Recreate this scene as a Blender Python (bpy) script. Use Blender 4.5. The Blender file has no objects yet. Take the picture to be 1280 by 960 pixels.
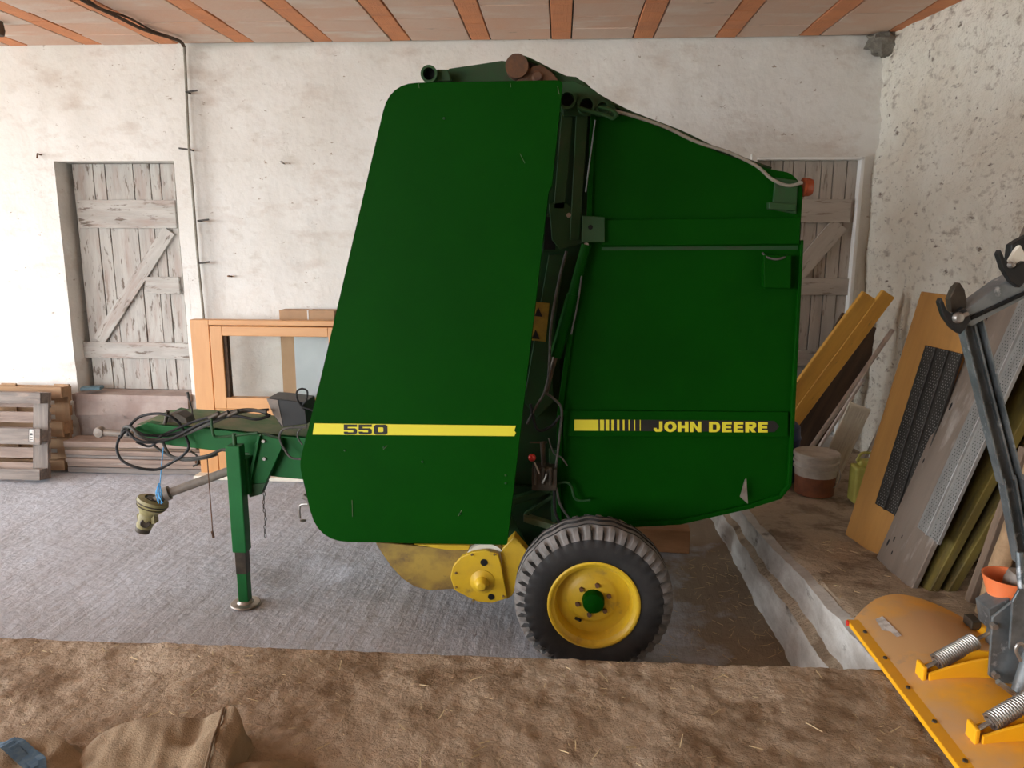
import bpy, bmesh, math, random
from mathutils import Vector, Matrix, noise
random.seed(7)
S = bpy.context.scene
COL = S.collection

# ------------------------------------------------------------------ camera
F = 940.0
CAM = Vector((0, 0, 2.2))
pit = math.atan(180/F); psi = math.atan(60/F*math.cos(pit)); rho = .004
fw = Vector((-math.sin(psi)*math.cos(pit), math.cos(psi)*math.cos(pit), -math.sin(pit)))
rt = Vector((math.cos(psi), math.sin(psi), 0)); up = rt.cross(fw)
r2 = rt*math.cos(rho)+up*math.sin(rho); u2 = up*math.cos(rho)-rt*math.sin(rho)
cd = bpy.data.cameras.new('camera'); cam = bpy.data.objects.new('camera', cd); COL.objects.link(cam)
cd.sensor_width = 36; cd.lens = F/1280*36; cd.clip_start = .05
M3 = Matrix((r2, u2, -fw)).transposed()
cam.matrix_world = Matrix.Translation(CAM) @ M3.to_4x4()
S.camera = cam

# ------------------------------------------------------------------ world, light, exposure
W = bpy.data.worlds.new('sky'); S.world = W; W.use_nodes = True
bgn = W.node_tree.nodes['Background']
bgn.inputs['Color'].default_value = (.90, .95, 1.0, 1); bgn.inputs['Strength'].default_value = 4.0
def area(name, loc, rot, sx, sy, energy, color, portal=False):
    l = bpy.data.lights.new(name, 'AREA'); l.shape = 'RECTANGLE'; l.size = sx; l.size_y = sy
    l.energy = energy; l.color = color
    if portal: l.cycles.is_portal = True
    o = bpy.data.objects.new(name, l); COL.objects.link(o); o.location = loc; o.rotation_euler = rot
    return o
DOOR_L = (-3.6, 6.0, .0, 3.85)      # gateway in the left wall: y0 y1 z0 z1
area('gateway_daylight', (-10.45, 1.2, 1.93), (0, -math.pi/2, 0), 3.85, 9.6, 1, (1, 1, 1), True)
FILL_OPENING = (-9.8, -3.7, .55, 3.85)    # opening added in the unseen wall behind the camera for fill: x0 x1 z0 z1
area('added_opening_fill', (-6.75, -3.95, 2.2), (math.pi/2, 0, 0), 6.1, 3.3, 1, (1, 1, 1), True)
S.view_settings.view_transform = 'Standard'; S.view_settings.look = 'None'
S.view_settings.gamma = 1; S.view_settings.use_curve_mapping = False
S.view_settings.exposure = 1.68

# ------------------------------------------------------------------ pixel -> place
def ray(x, y): return fw + r2*((x-640)/F) + u2*((480-y)/F)
def P(x, y, Y): d = ray(x, y); return CAM + d*(Y/d.y)
def PZ(x, y, Z): d = ray(x, y); return CAM + d*((Z-2.2)/d.z)
def PX(x, y, X): d = ray(x, y); return CAM + d*(X/d.x)

# ------------------------------------------------------------------ materials
def mat(name, c1, c2=None, scale=(6, 6, 6), lo=.4, hi=.65, rough=.7, metal=0.0, spec=.5, bump=0.0, bscale=40, bdist=.01,
        spots=None, grain=None, coat=0.0, detail=6):
    """two tone noise colour, optional spots (colour, scale, lo, hi), optional grain bump direction"""
    m = bpy.data.materials.new(name); m.use_nodes = True; n = m.node_tree.nodes; L = m.node_tree.links
    b = n['Principled BSDF']; b.inputs['Roughness'].default_value = rough; b.inputs['Metallic'].default_value = metal; b.inputs['Specular IOR Level'].default_value = spec
    if coat: b.inputs['Coat Weight'].default_value = coat
    tc = n.new('ShaderNodeTexCoord'); oi = n.new('ShaderNodeObjectInfo')
    ml = n.new('ShaderNodeMath'); ml.operation = 'MULTIPLY'; ml.inputs[1].default_value = 37.0; L.new(oi.outputs['Random'], ml.inputs[0])
    ad = n.new('ShaderNodeVectorMath'); ad.operation = 'ADD'; L.new(tc.outputs['Object'], ad.inputs[0]); L.new(ml.outputs[0], ad.inputs[1])
    def vec(sc):
        mp = n.new('ShaderNodeMapping'); mp.inputs['Scale'].default_value = sc; L.new(ad.outputs[0], mp.inputs[0]); return mp.outputs[0]
    def nz(sc, lo, hi, det=detail):
        t = n.new('ShaderNodeTexNoise'); t.inputs['Scale'].default_value = 1; t.inputs['Detail'].default_value = det
        t.inputs['Roughness'].default_value = .62
        L.new(vec(sc if isinstance(sc, tuple) else (sc,)*3), t.inputs['Vector'])
        r = n.new('ShaderNodeMapRange'); r.inputs[1].default_value = lo; r.inputs[2].default_value = hi; L.new(t.outputs[0], r.inputs[0])
        return r.outputs[0]
    col = None
    if c2 is None: b.inputs['Base Color'].default_value = (*c1, 1)
    else:
        mx = n.new('ShaderNodeMix'); mx.data_type = 'RGBA'; L.new(nz(scale, lo, hi), mx.inputs[0])
        mx.inputs[6].default_value = (*c1, 1); mx.inputs[7].default_value = (*c2, 1); col = mx.outputs[2]
    for sp in (spots or []):
        mx = n.new('ShaderNodeMix'); mx.data_type = 'RGBA'; L.new(nz(sp[1], sp[2], sp[3]), mx.inputs[0])
        if col is None: mx.inputs[6].default_value = (*c1, 1)
        else: L.new(col, mx.inputs[6])
        mx.inputs[7].default_value = (*sp[0], 1); col = mx.outputs[2]
    if col: L.new(col, b.inputs['Base Color'])
    if bump:
        bp = n.new('ShaderNodeBump'); bp.inputs['Strength'].default_value = bump; bp.inputs['Distance'].default_value = bdist
        L.new(nz(grain or (bscale,)*3, 0, 1, 8), bp.inputs['Height']); L.new(bp.outputs[0], b.inputs['Normal'])
    return m
M = {}
M['plaster'] = mat('white_plaster', (.80, .785, .745), (.70, .67, .61), (1.1,)*3, .4, .75, .9, bump=.6, bscale=4, bdist=.035,
                   spots=[((.66, .62, .56), (5, 5, 9), .56, .74), ((.36, .29, .22), (13, 13, 22), .665, .72), ((.58, .50, .43), (1.6, 1.6, 3.5), .56, .8)])
M['rough_plaster'] = mat('rough_lime_wash', (.92, .88, .77), (.78, .70, .57), (1.4,)*3, .42, .72, .95, bump=1.0, bscale=10, bdist=.06,
                   spots=[((.52, .45, .36), (10, 10, 16), .55, .70), ((.26, .20, .15), (6, 9, 18), .615, .70), ((.24, .18, .13), (26, 26, 26), .65, .73)])
M['sill'] = mat('worn_sill_plaster', (.46, .38, .34), (.32, .24, .21), (3,)*3, .35, .65, .95, bump=.6, bscale=20, spots=[((.22, .18, .15), 18, .62, .75)])
M['edge_white'] = mat('lit_reveal_white', (.92, .92, .90), (.85, .84, .8), rough=.8)  # extra bright white paints the light on the door reveal
M['tile_tan'] = mat('tan_hollow_block', (.72, .53, .42), (.74, .45, .31), (1.5, .8, 1), .4, .7, .9, bump=.3, bscale=30, spots=[((.78, .70, .62), (1.2, 2.5, 1), .52, .72), ((.38, .26, .2), (4, 9, 4), .66, .8)])
M['tile_orange'] = mat('terracotta_beam_shoe', (.80, .32, .14), (.66, .27, .13), (3, 3, 3), .4, .7, .85, bump=.8, grain=(120, 4, 4))
M['mortar'] = mat('dark_joint', (.12, .09, .075), (.2, .16, .13), rough=.95)
M['render'] = mat('grey_concrete_render', (.5, .48, .45), (.4, .38, .35), rough=.9)
M['brown_boards'] = mat('brown_barn_boards', (.36, .28, .20), (.27, .20, .14), (9, 1, 1), rough=.9)
M['yard'] = mat('gravel_yard', (.36, .34, .30), (.26, .25, .2), (3,)*3, rough=.95)
M['grass'] = mat('dull', (.1, .14, .05), rough=.9)
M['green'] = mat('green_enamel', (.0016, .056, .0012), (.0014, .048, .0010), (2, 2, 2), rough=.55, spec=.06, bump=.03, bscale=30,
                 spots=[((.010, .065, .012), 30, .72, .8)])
M['green_bar'] = mat('brighter_lit_green_enamel', (.010, .125, .028), (.008, .10, .022), (4, 4, 4), rough=.5, spec=.25, spots=[((.04, .10, .05), 12, .66, .8)])  # baler green made lighter: the stronger light on drawbar and jack is in the colour
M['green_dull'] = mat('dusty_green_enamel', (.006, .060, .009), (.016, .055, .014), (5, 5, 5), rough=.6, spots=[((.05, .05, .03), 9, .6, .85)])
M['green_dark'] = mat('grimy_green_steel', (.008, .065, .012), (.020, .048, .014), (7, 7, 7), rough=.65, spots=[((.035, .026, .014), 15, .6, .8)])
M['green_dust'] = mat('straw_dusted_green', (.06, .17, .06), (.20, .21, .12), (6, 6, 6), .35, .65, rough=.7)
M['yellow'] = mat('yellow_enamel', (.72, .47, .02), (.60, .38, .03), (5, 5, 5), rough=.45, spots=[((.3, .19, .06), 10, .6, .8)])
M['yellow_dirty'] = mat('mud_stained_yellow', (.42, .28, .05), (.15, .09, .04), (3, 3, 4), .38, .58, rough=.75, spots=[((.12, .08, .05), 20, .6, .75)])
M['decal'] = mat('yellow_decal', (.80, .72, .04), rough=.5)
M['black'] = mat('black_paint', (.012, .012, .012), rough=.5)
M['rubber'] = mat('tyre_rubber', (.016, .015, .015), (.03, .028, .026), (12,)*3, .4, .7, .75, bump=.1, bscale=70, spots=[((.12, .11, .10), (25, 25, 25), .70, .85)])
M['tread'] = mat('dusty_tread_rubber', (.14, .13, .12), (.24, .22, .205), (9,)*3, .4, .7, .9, bump=.3, bscale=60)
M['hose'] = mat('black_hose', (.010, .010, .011), (.022, .021, .02), (30,)*3, rough=.6, spec=.3)
M['hose_grey'] = mat('dusty_hose', (.055, .052, .045), (.09, .085, .075), (30,)*3, rough=.7)
M['steel'] = mat('bare_steel', (.45, .43, .40), (.28, .25, .22), (15,)*3, rough=.4, metal=.8)
M['galv'] = mat('galvanised_steel', (.25, .275, .285), (.13, .15, .16), (9,)*3, .4, .65, .42, .6, spots=[((.5, .52, .53), 18, .6, .7)])
M['rust'] = mat('rusty_steel', (.16, .075, .035), (.09, .05, .035), (14,)*3, rough=.85, bump=.2)
M['belt'] = mat('dark_belt_rubber', (.022, .02, .016), (.05, .035, .025), (10,)*3, rough=.85)
M['hole'] = mat('black_recess', (.003, .003, .003), rough=.9)
M['olive'] = mat('aged_olive_plastic', (.30, .26, .11), (.20, .17, .08), (12,)*3, rough=.55)
M['darkmetal'] = mat('dark_oily_metal', (.05, .04, .03), (.09, .07, .05), (15,)*3, rough=.5, metal=.5)
M['shaft'] = mat('brown_grey_shaft_tube', (.24, .20, .165), (.17, .14, .115), (14,)*3, rough=.5)
M['blue_twine'] = mat('blue_twine', (.05, .30, .62), (.15, .45, .75), (40,)*3, rough=.8)
M['red'] = mat('red_plastic', (.65, .04, .03), rough=.3)
M['amber'] = mat('amber_lens', (.30, .06, .02), (.20, .035, .012), (20,)*3, rough=.25)
M['label_brown'] = mat('faded_warning_label', (.42, .27, .03), (.3, .18, .03), (20,)*3, rough=.6)
M['cable'] = mat('grey_cable', (.30, .28, .23), (.22, .2, .16), (20,)*3, rough=.6)
M['cable_dark'] = mat('dark_cable', (.05, .045, .04), (.10, .09, .08), (20,)*3, rough=.7)
M['oldpaint'] = mat('peeling_white_planks', (.50, .48, .44), (.36, .33, .30), (1.5, 9, 9), .4, .7, .85, bump=.4, grain=(6, 60, 60),
                    spots=[((.17, .135, .11), (6, 26, 26), .56, .63), ((.40, .33, .29), (2, 12, 12), .5, .7)])
M['oldpaint2'] = mat('bleached_door_planks', (.52, .47, .41), (.40, .35, .30), (1.5, 9, 9), .4, .7, .85, bump=.4, grain=(6, 60, 60),
                    spots=[((.25, .20, .16), (5, 30, 30), .58, .68)])
M['pallet'] = mat('weathered_pallet_wood', (.27, .23, .20), (.15, .125, .11), (2, 20, 20), .4, .7, .85, bump=.4, grain=(5, 60, 60), spots=[((.40, .31, .25), (3, 14, 14), .6, .75)])
M['pallet_warm'] = mat('fresh_pallet_wood', (.42, .26, .14), (.30, .18, .10), (2, 20, 20), .4, .7, .8, bump=.3, grain=(5, 60, 60))
M['plankpink'] = mat('dusty_pinkish_board', (.36, .27, .22), (.20, .145, .12), (2, 18, 18), .4, .7, .85, bump=.4, grain=(4, 50, 50), spots=[((.52, .45, .40), (3, 16, 16), .58, .7)])
M['plankgrey'] = mat('grey_board', (.26, .23, .21), (.15, .125, .11), (2, 18, 18), .4, .7, .85, bump=.4, grain=(4, 50, 50))
M['pine'] = mat('varnished_pine', (.66, .34, .135), (.60, .29, .11), (2, 14, 14), .4, .7, .42, bump=.05, grain=(3, 60, 60))
M['pine_v'] = mat('varnished_pine_upright', (.66, .34, .135), (.60, .29, .11), (14, 14, 2), .4, .7, .42, bump=.05)
M['cardboard'] = mat('brown_cardboard', (.48, .30, .17), (.42, .26, .15), (4,)*3, rough=.85)
M['form_yellow'] = mat('yellow_shuttering_board', (.88, .50, .09), (.72, .37, .07), (2, 14, 14), .4, .7, .55, bump=.1, grain=(3, 60, 60), spots=[((.25, .15, .06), (5, 20, 20), .62, .75)])
M['board_orange'] = mat('orange_brown_board', (.50, .245, .06), (.38, .18, .048), (1.5, 10, 10), .35, .7, .65, bump=.1, grain=(3, 60, 60), spots=[((.14, .08, .03), (3, 7, 7), .64, .78)])
M['board_grey'] = mat('grey_brown_board', (.20, .155, .12), (.15, .112, .085), (2, 9, 9), .4, .7, .8, bump=.2, grain=(3, 60, 60), spots=[((.03, .025, .02), (11, 16, 16), .70, .73), ((.38, .34, .3), (2, 5, 5), .55, .7)])
M['board_edge'] = mat('yellow_green_board_edge', (.15, .11, .018), (.06, .042, .014), (3, 14, 14), .4, .65, .8, bump=.2)
M['brown_wood'] = mat('dark_brown_wood', (.10, .06, .035), (.06, .036, .022), (2, 14, 14), rough=.85, bump=.3, grain=(4, 50, 50))
M['stake'] = mat('raw_brown_stake', (.22, .15, .10), (.14, .095, .065), (2, 16, 16), rough=.85, bump=.4, grain=(4, 50, 50))
M['log'] = mat('barkless_branch', (.40, .26, .14), (.28, .17, .09), (3, 16, 16), rough=.8, bump=.4, grain=(5, 40, 40))
M['perf_dark'] = mat('dark_perforated_sheet', (.065, .058, .05), (.035, .031, .027), (5, 20, 20), rough=.5, metal=.5)
M['perf_light'] = mat('zinc_perforated_sheet', (.36, .35, .33), (.27, .26, .24), (5, 20, 20), rough=.5, metal=.5)
M['whiteish'] = mat('dusty_cream_enamel', (.86, .82, .70), (.72, .67, .56), (6,)*3, rough=.6)
M['rod'] = mat('greyed_white_rod', (.75, .66, .60), (.58, .49, .44), (10,)*3, rough=.5)
M['bucket_top'] = mat('milky_bucket_plastic', (.56, .50, .43), (.42, .36, .30), (9,)*3, rough=.6)
M['bucket_low'] = mat('rusty_stained_bucket', (.26, .085, .035), (.17, .06, .03), (9,)*3, rough=.45)
M['jug'] = mat('yellow_jerrycan', (.52, .49, .11), (.42, .38, .08), (9,)*3, rough=.5)
M['bluebarrel'] = mat('blue_drum_plastic', (.008, .03, .11), rough=.4)
M['bluebook'] = mat('blue_grey_card', (.09, .17, .21), (.14, .22, .25), (20,)*3, rough=.7)
M['blade'] = mat('orange_yellow_blade_paint', (.90, .42, .015), (.80, .36, .02), (3,)*3, .4, .7, .42,
                 spots=[((.62, .36, .16), (1.6, 1.6, 1.6), .40, .58), ((.34, .27, .21), (4, 4, 4), .62, .74)])
M['blade_clean'] = mat('bright_orange_yellow_paint', (.95, .46, .012), (.88, .42, .02), (5,)*3, rough=.35)
M['orange_cup'] = mat('orange_plastic', (.90, .20, .06), (.85, .24, .09), (8,)*3, rough=.5)
M['paper'] = mat('worn_white_sticker', (.62, .58, .54), (.42, .37, .33), (40,)*3, .45, .6, rough=.6)
M['jute'] = mat('jute_cloth', (.34, .245, .15), (.25, .175, .105), (6,)*3, .35, .7, .95, bump=.5, bscale=180, spots=[((.12, .12, .12), 3.0, .66, .82)])
M['seam'] = mat('stitched_brown_hem', (.15, .10, .06), (.22, .15, .09), (60,)*3, rough=.95)
M['jute_blue'] = mat('blue_stripe_cloth', (.06, .12, .19), (.11, .17, .22), (60,)*3, rough=.95)
M['straw'] = mat('pale_straw', (.62, .48, .27), (.45, .33, .17), (30,)*3, rough=.8)
M['cobweb'] = mat('grey_cobweb_dust', (.16, .145, .12), (.25, .23, .19), (30,)*3, rough=1, bump=.8, bscale=50)
M['reflect_tone'] = mat('pale_blue_grey_reflection', (.50, .53, .53), (.42, .45, .46), (2,)*3, rough=.35)  # pale blue-grey tone for a painted reflection
M['string'] = mat('white_string', (.75, .73, .68), rough=.8)
M['beam'] = mat('orange_timber', (.44, .22, .10), (.33, .16, .07), (3, 12, 12), rough=.8, bump=.2, grain=(4, 50, 50))
# window glass: clear pane with slight reflection
g = bpy.data.materials.new('window_glass'); g.use_nodes = True; nn = g.node_tree.nodes; LL = g.node_tree.links
gb = nn['Principled BSDF']; gb.inputs['Base Color'].default_value = (.95, .98, .97, 1); gb.inputs['Roughness'].default_value = .02
gb.inputs['Transmission Weight'].default_value = 1; gb.inputs['IOR'].default_value = 1.1
M['glass'] = g

def floor_mat(name, c1, c2, dirt, dirt_expr, grooves=True):
    m = bpy.data.materials.new(name); m.use_nodes = True; n = m.node_tree.nodes; L = m.node_tree.links
    b = n['Principled BSDF']; b.inputs['Roughness'].default_value = .85
    tc = n.new('ShaderNodeTexCoord')
    def noise_(s, lo, hi, det=8, mp=None):
        t = n.new('ShaderNodeTexNoise'); t.inputs['Scale'].default_value = s; t.inputs['Detail'].default_value = det; t.inputs['Roughness'].default_value = .65
        L.new(mp or tc.outputs['Object'], t.inputs['Vector'])
        r = n.new('ShaderNodeMapRange'); r.inputs[1].default_value = lo; r.inputs[2].default_value = hi; L.new(t.outputs[0], r.inputs[0]); return r.outputs[0]
    def mixc(f, a, bb):
        mx = n.new('ShaderNodeMix'); mx.data_type = 'RGBA'; L.new(f, mx.inputs[0])
        for i, v in ((6, a), (7, bb)):
            if isinstance(v, tuple): mx.inputs[i].default_value = (*v, 1)
            else: L.new(v, mx.inputs[i])
        return mx.outputs[2]
    def mth(op, a, bb, cl=False):
        x = n.new('ShaderNodeMath'); x.operation = op; x.use_clamp = cl
        for i, v in ((0, a), (1, bb)):
            if isinstance(v, (int, float)): x.inputs[i].default_value = v
            else: L.new(v, x.inputs[i])
        return x.outputs[0]
    col = mixc(noise_(1.3, .35, .7), c1, c2) if grooves else mixc(noise_(2.0, .40, .60), c1, c2)
    fine = noise_(30 if grooves else 70, .3, .7)
    col = mixc(mth('MULTIPLY', fine, .35), col, tuple(v*.55 for v in c1))
    h = noise_(22, 0, 1)
    if grooves:
        mp = n.new('ShaderNodeMapping'); mp.inputs['Rotation'].default_value = (0, 0, math.radians(-18)); mp.inputs['Scale'].default_value = (10, .9, 1)
        # rotate first, then stretch
        mp.vector_type = 'POINT'
        rot = n.new('ShaderNodeVectorRotate'); rot.rotation_type = 'Z_AXIS'; rot.inputs['Angle'].default_value = math.radians(3)
        mp.inputs['Rotation'].default_value = (0, 0, 0)
        L.new(tc.outputs['Object'], rot.inputs['Vector']); L.new(rot.outputs[0], mp.inputs[0])
        gr = noise_(1, .35, .65, 5, mp.outputs[0])
        col = mixc(mth('MULTIPLY', gr, .10), col, tuple(v*.66 for v in c1))
        h = mth('ADD', mth('MULTIPLY', gr, -.28), mth('MULTIPLY', noise_(11, .3, .7), .5))
        sx = n.new('ShaderNodeSeparateXYZ'); L.new(tc.outputs['Object'], sx.inputs[0])
        r = n.new('ShaderNodeMapRange'); r.inputs[1].default_value = .1; r.inputs[2].default_value = 1.2; L.new(sx.outputs[0], r.inputs[0])
        k = mth('ADD', r.outputs[0], mth('MULTIPLY', mth('SUBTRACT', noise_(2.5, 0, 1), .5), 2.2), True)
        r3 = n.new('ShaderNodeMapRange'); r3.inputs[1].default_value = .35; r3.inputs[2].default_value = .75; L.new(k, r3.inputs[0])
        col = mixc(r3.outputs[0], col, dirt)
    else:
        col = mixc(noise_(4.5, .50, .62), col, dirt)
        h = mth('ADD', mth('MULTIPLY', noise_(60, 0, 1), .8), mth('MULTIPLY', noise_(17, .38, .6), 1.3))
    L.new(col, b.inputs['Base Color'])
    bp = n.new('ShaderNodeBump'); bp.inputs['Strength'].default_value = .7; bp.inputs['Distance'].default_value = .02
    L.new(h, bp.inputs['Height']); L.new(bp.outputs[0], b.inputs['Normal'])
    return m
M['floor'] = floor_mat('broomed_concrete', (.56, .59, .655), (.45, .465, .50), (.30, .235, .165), None)
M['earth'] = floor_mat('trodden_earth_and_chaff', (.58, .44, .31), (.43, .30, .185), (.30, .195, .11), None, False)
M['platform'] = floor_mat('dusty_brown_concrete', (.66, .52, .37), (.52, .40, .28), (.30, .215, .14), None, False)
M['kerb'] = mat('whitewashed_kerb', (.66, .64, .60), (.42, .38, .34), (2.5, 2.5, 6), .38, .62, .95, bump=.8, bscale=18, spots=[((.16, .13, .10), (3, 3, 9), .60, .70)])

# ------------------------------------------------------------------ mesh helpers
class MB:
    def __init__(s): s.v = []; s.f = []; s.m = []; s.mi = 0
    def add(s, vs, fs):
        o = len(s.v); s.v += [Vector(v) for v in vs]
        for f in fs: s.f.append([i+o for i in f]); s.m.append(s.mi)
        return s
    def box(s, c, d, R=None):
        c = Vector(c); x, y, z = (q/2 for q in d); vs = []
        for a in (-x, x):
            for b in (-y, y):
                for e in (-z, z):
                    q = Vector((a, b, e)); vs.append(c+(R @ q if R else q))
        return s.add(vs, [(0, 1, 3, 2), (4, 6, 7, 5), (0, 4, 5, 1), (2, 3, 7, 6), (0, 2, 6, 4), (1, 5, 7, 3)])
    def bb(s, a, b):
        return s.box([(a[i]+b[i])/2 for i in range(3)], [abs(a[i]-b[i]) for i in range(3)])
    def prism(s, pts, ext):
        """closed polygon (any plane) extruded by vector ext"""
        pts = [Vector(p) for p in pts]; n = len(pts); ext = Vector(ext)
        return s.add(pts+[p+ext for p in pts], [tuple(range(n)), tuple(range(2*n-1, n-1, -1))]+[(i, i+n, (i+1) % n+n, (i+1) % n) for i in range(n)])
    def tube(s, pts, r, seg=8, cap=True, r_end=None):
        pts = [Vector(p) for p in pts]; n = len(pts); rings = []; up = None
        for i, p in enumerate(pts):
            t = (pts[min(i+1, n-1)]-pts[max(i-1, 0)])
            if t.length < 1e-9: t = Vector((0, 0, 1))
            t.normalize()
            if up is None: up = t.orthogonal().normalized()
            else:
                up = up-t*up.dot(t)
                up = up.normalized() if up.length > 1e-6 else t.orthogonal().normalized()
            w = t.cross(up)
            rr = r if r_end is None else r+(r_end-r)*i/(n-1)
            rings.append([p+(up*math.cos(a)+w*math.sin(a))*rr for a in (2*math.pi*k/seg for k in range(seg))])
        vs = [v for q in rings for v in q]; fs = []
        for i in range(n-1):
            for k in range(seg):
                a = i*seg+k; b = i*seg+(k+1) % seg; fs.append((a, b, b+seg, a+seg))
        if cap: fs += [tuple(range(seg-1, -1, -1)), tuple(range((n-1)*seg, n*seg))]
        return s.add(vs, fs)
    def lathe(s, o, axis, prof, seg=32):
        """prof: list of (radius, distance along axis)"""
        o = Vector(o); ax = Vector(axis).normalized(); u = ax.orthogonal().normalized(); w = ax.cross(u); vs = []; fs = []
        for (r, d) in prof:
            for k in range(seg):
                a = 2*math.pi*k/seg; vs.append(o+ax*d+(u*math.cos(a)+w*math.sin(a))*max(r, 1e-5))
        for i in range(len(prof)-1):
            for k in range(seg):
                a = i*seg+k; b = i*seg+(k+1) % seg; fs.append((a, b, b+seg, a+seg))
        return s.add(vs, fs)
    def grid(s, rows):
        h = len(rows); w = len(rows[0]); vs = [v for r in rows for v in r]
        return s.add(vs, [(j*w+i, j*w+i+1, (j+1)*w+i+1, (j+1)*w+i) for j in range(h-1) for i in range(w-1)])
WMX = {}
def wm(o): return WMX.get(o.name, Matrix.Identity(4)) if o else Matrix.Identity(4)
def place(o, mtx, parent=None):
    if parent: o.parent = parent; o.matrix_basis = wm(parent).inverted() @ mtx
    else: o.matrix_basis = mtx
    WMX[o.name] = mtx.copy()
def build(mb, name, material, parent=None, smooth=False, bevel=0, label=None, recalc=True, seg=2, origin=None, frame=None):
    """link the MB as ONE object; origin = centre of its bounds (or its base)"""
    me = bpy.data.meshes.new(name)
    lo = Vector([min(v[i] for v in mb.v) for i in range(3)]); hi = Vector([max(v[i] for v in mb.v) for i in range(3)])
    c = (lo+hi)/2
    if not parent: c.z = lo.z
    if origin is not None: c = Vector(origin)
    mtx = frame if frame is not None else Matrix.Translation(c)
    inv = mtx.inverted()
    me.from_pydata([inv @ v for v in mb.v], [], mb.f)
    mats = material if isinstance(material, (list, tuple)) else [material]
    for q in mats: me.materials.append(M[q])
    for p_, k in zip(me.polygons, mb.m): p_.material_index = k; p_.use_smooth = smooth
    me.validate()
    if recalc:
        bm = bmesh.new(); bm.from_mesh(me); bmesh.ops.recalc_face_normals(bm, faces=bm.faces); bm.to_mesh(me); bm.free()
    o = bpy.data.objects.new(name, me); COL.objects.link(o); place(o, mtx, parent)
    if smooth: 
        me.set_sharp_from_angle(angle=math.radians(38))
    if bevel:
        b = o.modifiers.new('bevel', 'BEVEL'); b.width = bevel; b.segments = seg; b.limit_method = 'ANGLE'; b.angle_limit = math.radians(40)
    if label: o['label'] = label
    return o
def tag(o, label, cat, group=None, kind=None):
    o['label'] = label; o['category'] = cat
    if group: o['group'] = group
    if kind: o['kind'] = kind
    return o
def struct(o, label=None):
    o['kind'] = 'structure'
    if label: o['label'] = label
    return o
def empty(name, loc, label=None, cat=None, group=None):
    o = bpy.data.objects.new(name, None); COL.objects.link(o); o.empty_display_size = .1
    place(o, Matrix.Translation(Vector(loc)))
    if label: tag(o, label, cat, group)
    return o
def smooth_path(pts, n=6):
    pts = [Vector(p) for p in pts]; out = []
    for i in range(len(pts)-1):
        p0 = pts[max(i-1, 0)]; p1 = pts[i]; p2 = pts[i+1]; p3 = pts[min(i+2, len(pts)-1)]
        for k in range(n):
            t = k/n; out.append(.5*((2*p1)+(p2-p0)*t+(2*p0-5*p1+4*p2-p3)*t*t+(3*p1-p0-3*p2+p3)*t**3))
    out.append(pts[-1]); return out
def PP(l, Y=None): return [P(q[0], q[1], q[2] if len(q) > 2 else Y) for q in l]
def rounded(pts, radii, n=6):
    """round the corners of a polygon of Vectors"""
    out = []; k = len(pts)
    for i, p in enumerate(pts):
        r = radii[i] if isinstance(radii, (list, tuple)) else radii
        if r <= 0: out.append(p); continue
        a = (pts[i-1]-p); b = (pts[(i+1) % k]-p); ra = min(r, a.length*.45, b.length*.45)
        A = p+a.normalized()*ra; B = p+b.normalized()*ra
        for j in range(n+1):
            t = j/n; out.append(A*(1-t)**2+p*2*t*(1-t)+B*t*t)
    return out
def plank_frame(p0, p1, wdir):
    p0 = Vector(p0); p1 = Vector(p1); x = (p1-p0).normalized(); w = Vector(wdir); w = (w-x*w.dot(x)).normalized(); z = x.cross(w)
    R = Matrix((x, w, z)).transposed().to_4x4(); R.translation = (p0+p1)/2
    return R, (p1-p0).length
def plank(name, p0, p1, wdir, w, t, material, parent=None, jag=.0, bevel=.003, label=None, nseg=6):
    """board along local X from p0 to p1; width along wdir; thickness across"""
    R, L = plank_frame(p0, p1, wdir); b = MB(); rows = []
    for i in range(nseg+1):
        x = -L/2+L*i/nseg; e = [random.uniform(-jag, jag) for _ in range(3)]
        rows.append([(x, -w/2+e[0], -t/2+e[2]*.5), (x, w/2+e[1], -t/2+e[2]*.5), (x, w/2+e[1], t/2+e[2]*.5), (x, -w/2+e[0], t/2+e[2]*.5)])
    vs = [v for r in rows for v in r]; fs = [(0, 1, 2, 3), tuple(4*nseg+k for k in (3, 2, 1, 0))]
    for i in range(nseg):
        for k in range(4): a = 4*i+k; c = 4*i+(k+1) % 4; fs.append((a, c, c+4, a+4))
    b.add([R @ Vector(v) for v in vs], fs)
    return build(b, name, material, parent, bevel=bevel, seg=1, label=label, frame=R)
def fbm(x, y, z=0, s=1, o=4):
    return noise.fractal(Vector((x*s, y*s, z*s)), 1.0, 2.0, o, noise_basis='PERLIN_ORIGINAL')
def span(a, b, st):
    n = max(1, round((b-a)/st)); return [a+(b-a)*i/n for i in range(n+1)]
# ================================================================== SETTING
CZ = 3.93
LEDGE = .55
def hp(Y):  # height of the side platform
    return LEDGE if Y < 2.8 else max(.30, LEDGE-.105*(Y-2.8))
def wx(Y): return 2.77+.125*(7-Y)       # right wall
D1 = (-4.735, -3.575, .70, 2.905); D2 = (1.72, 2.61, .40, 2.905)
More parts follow.
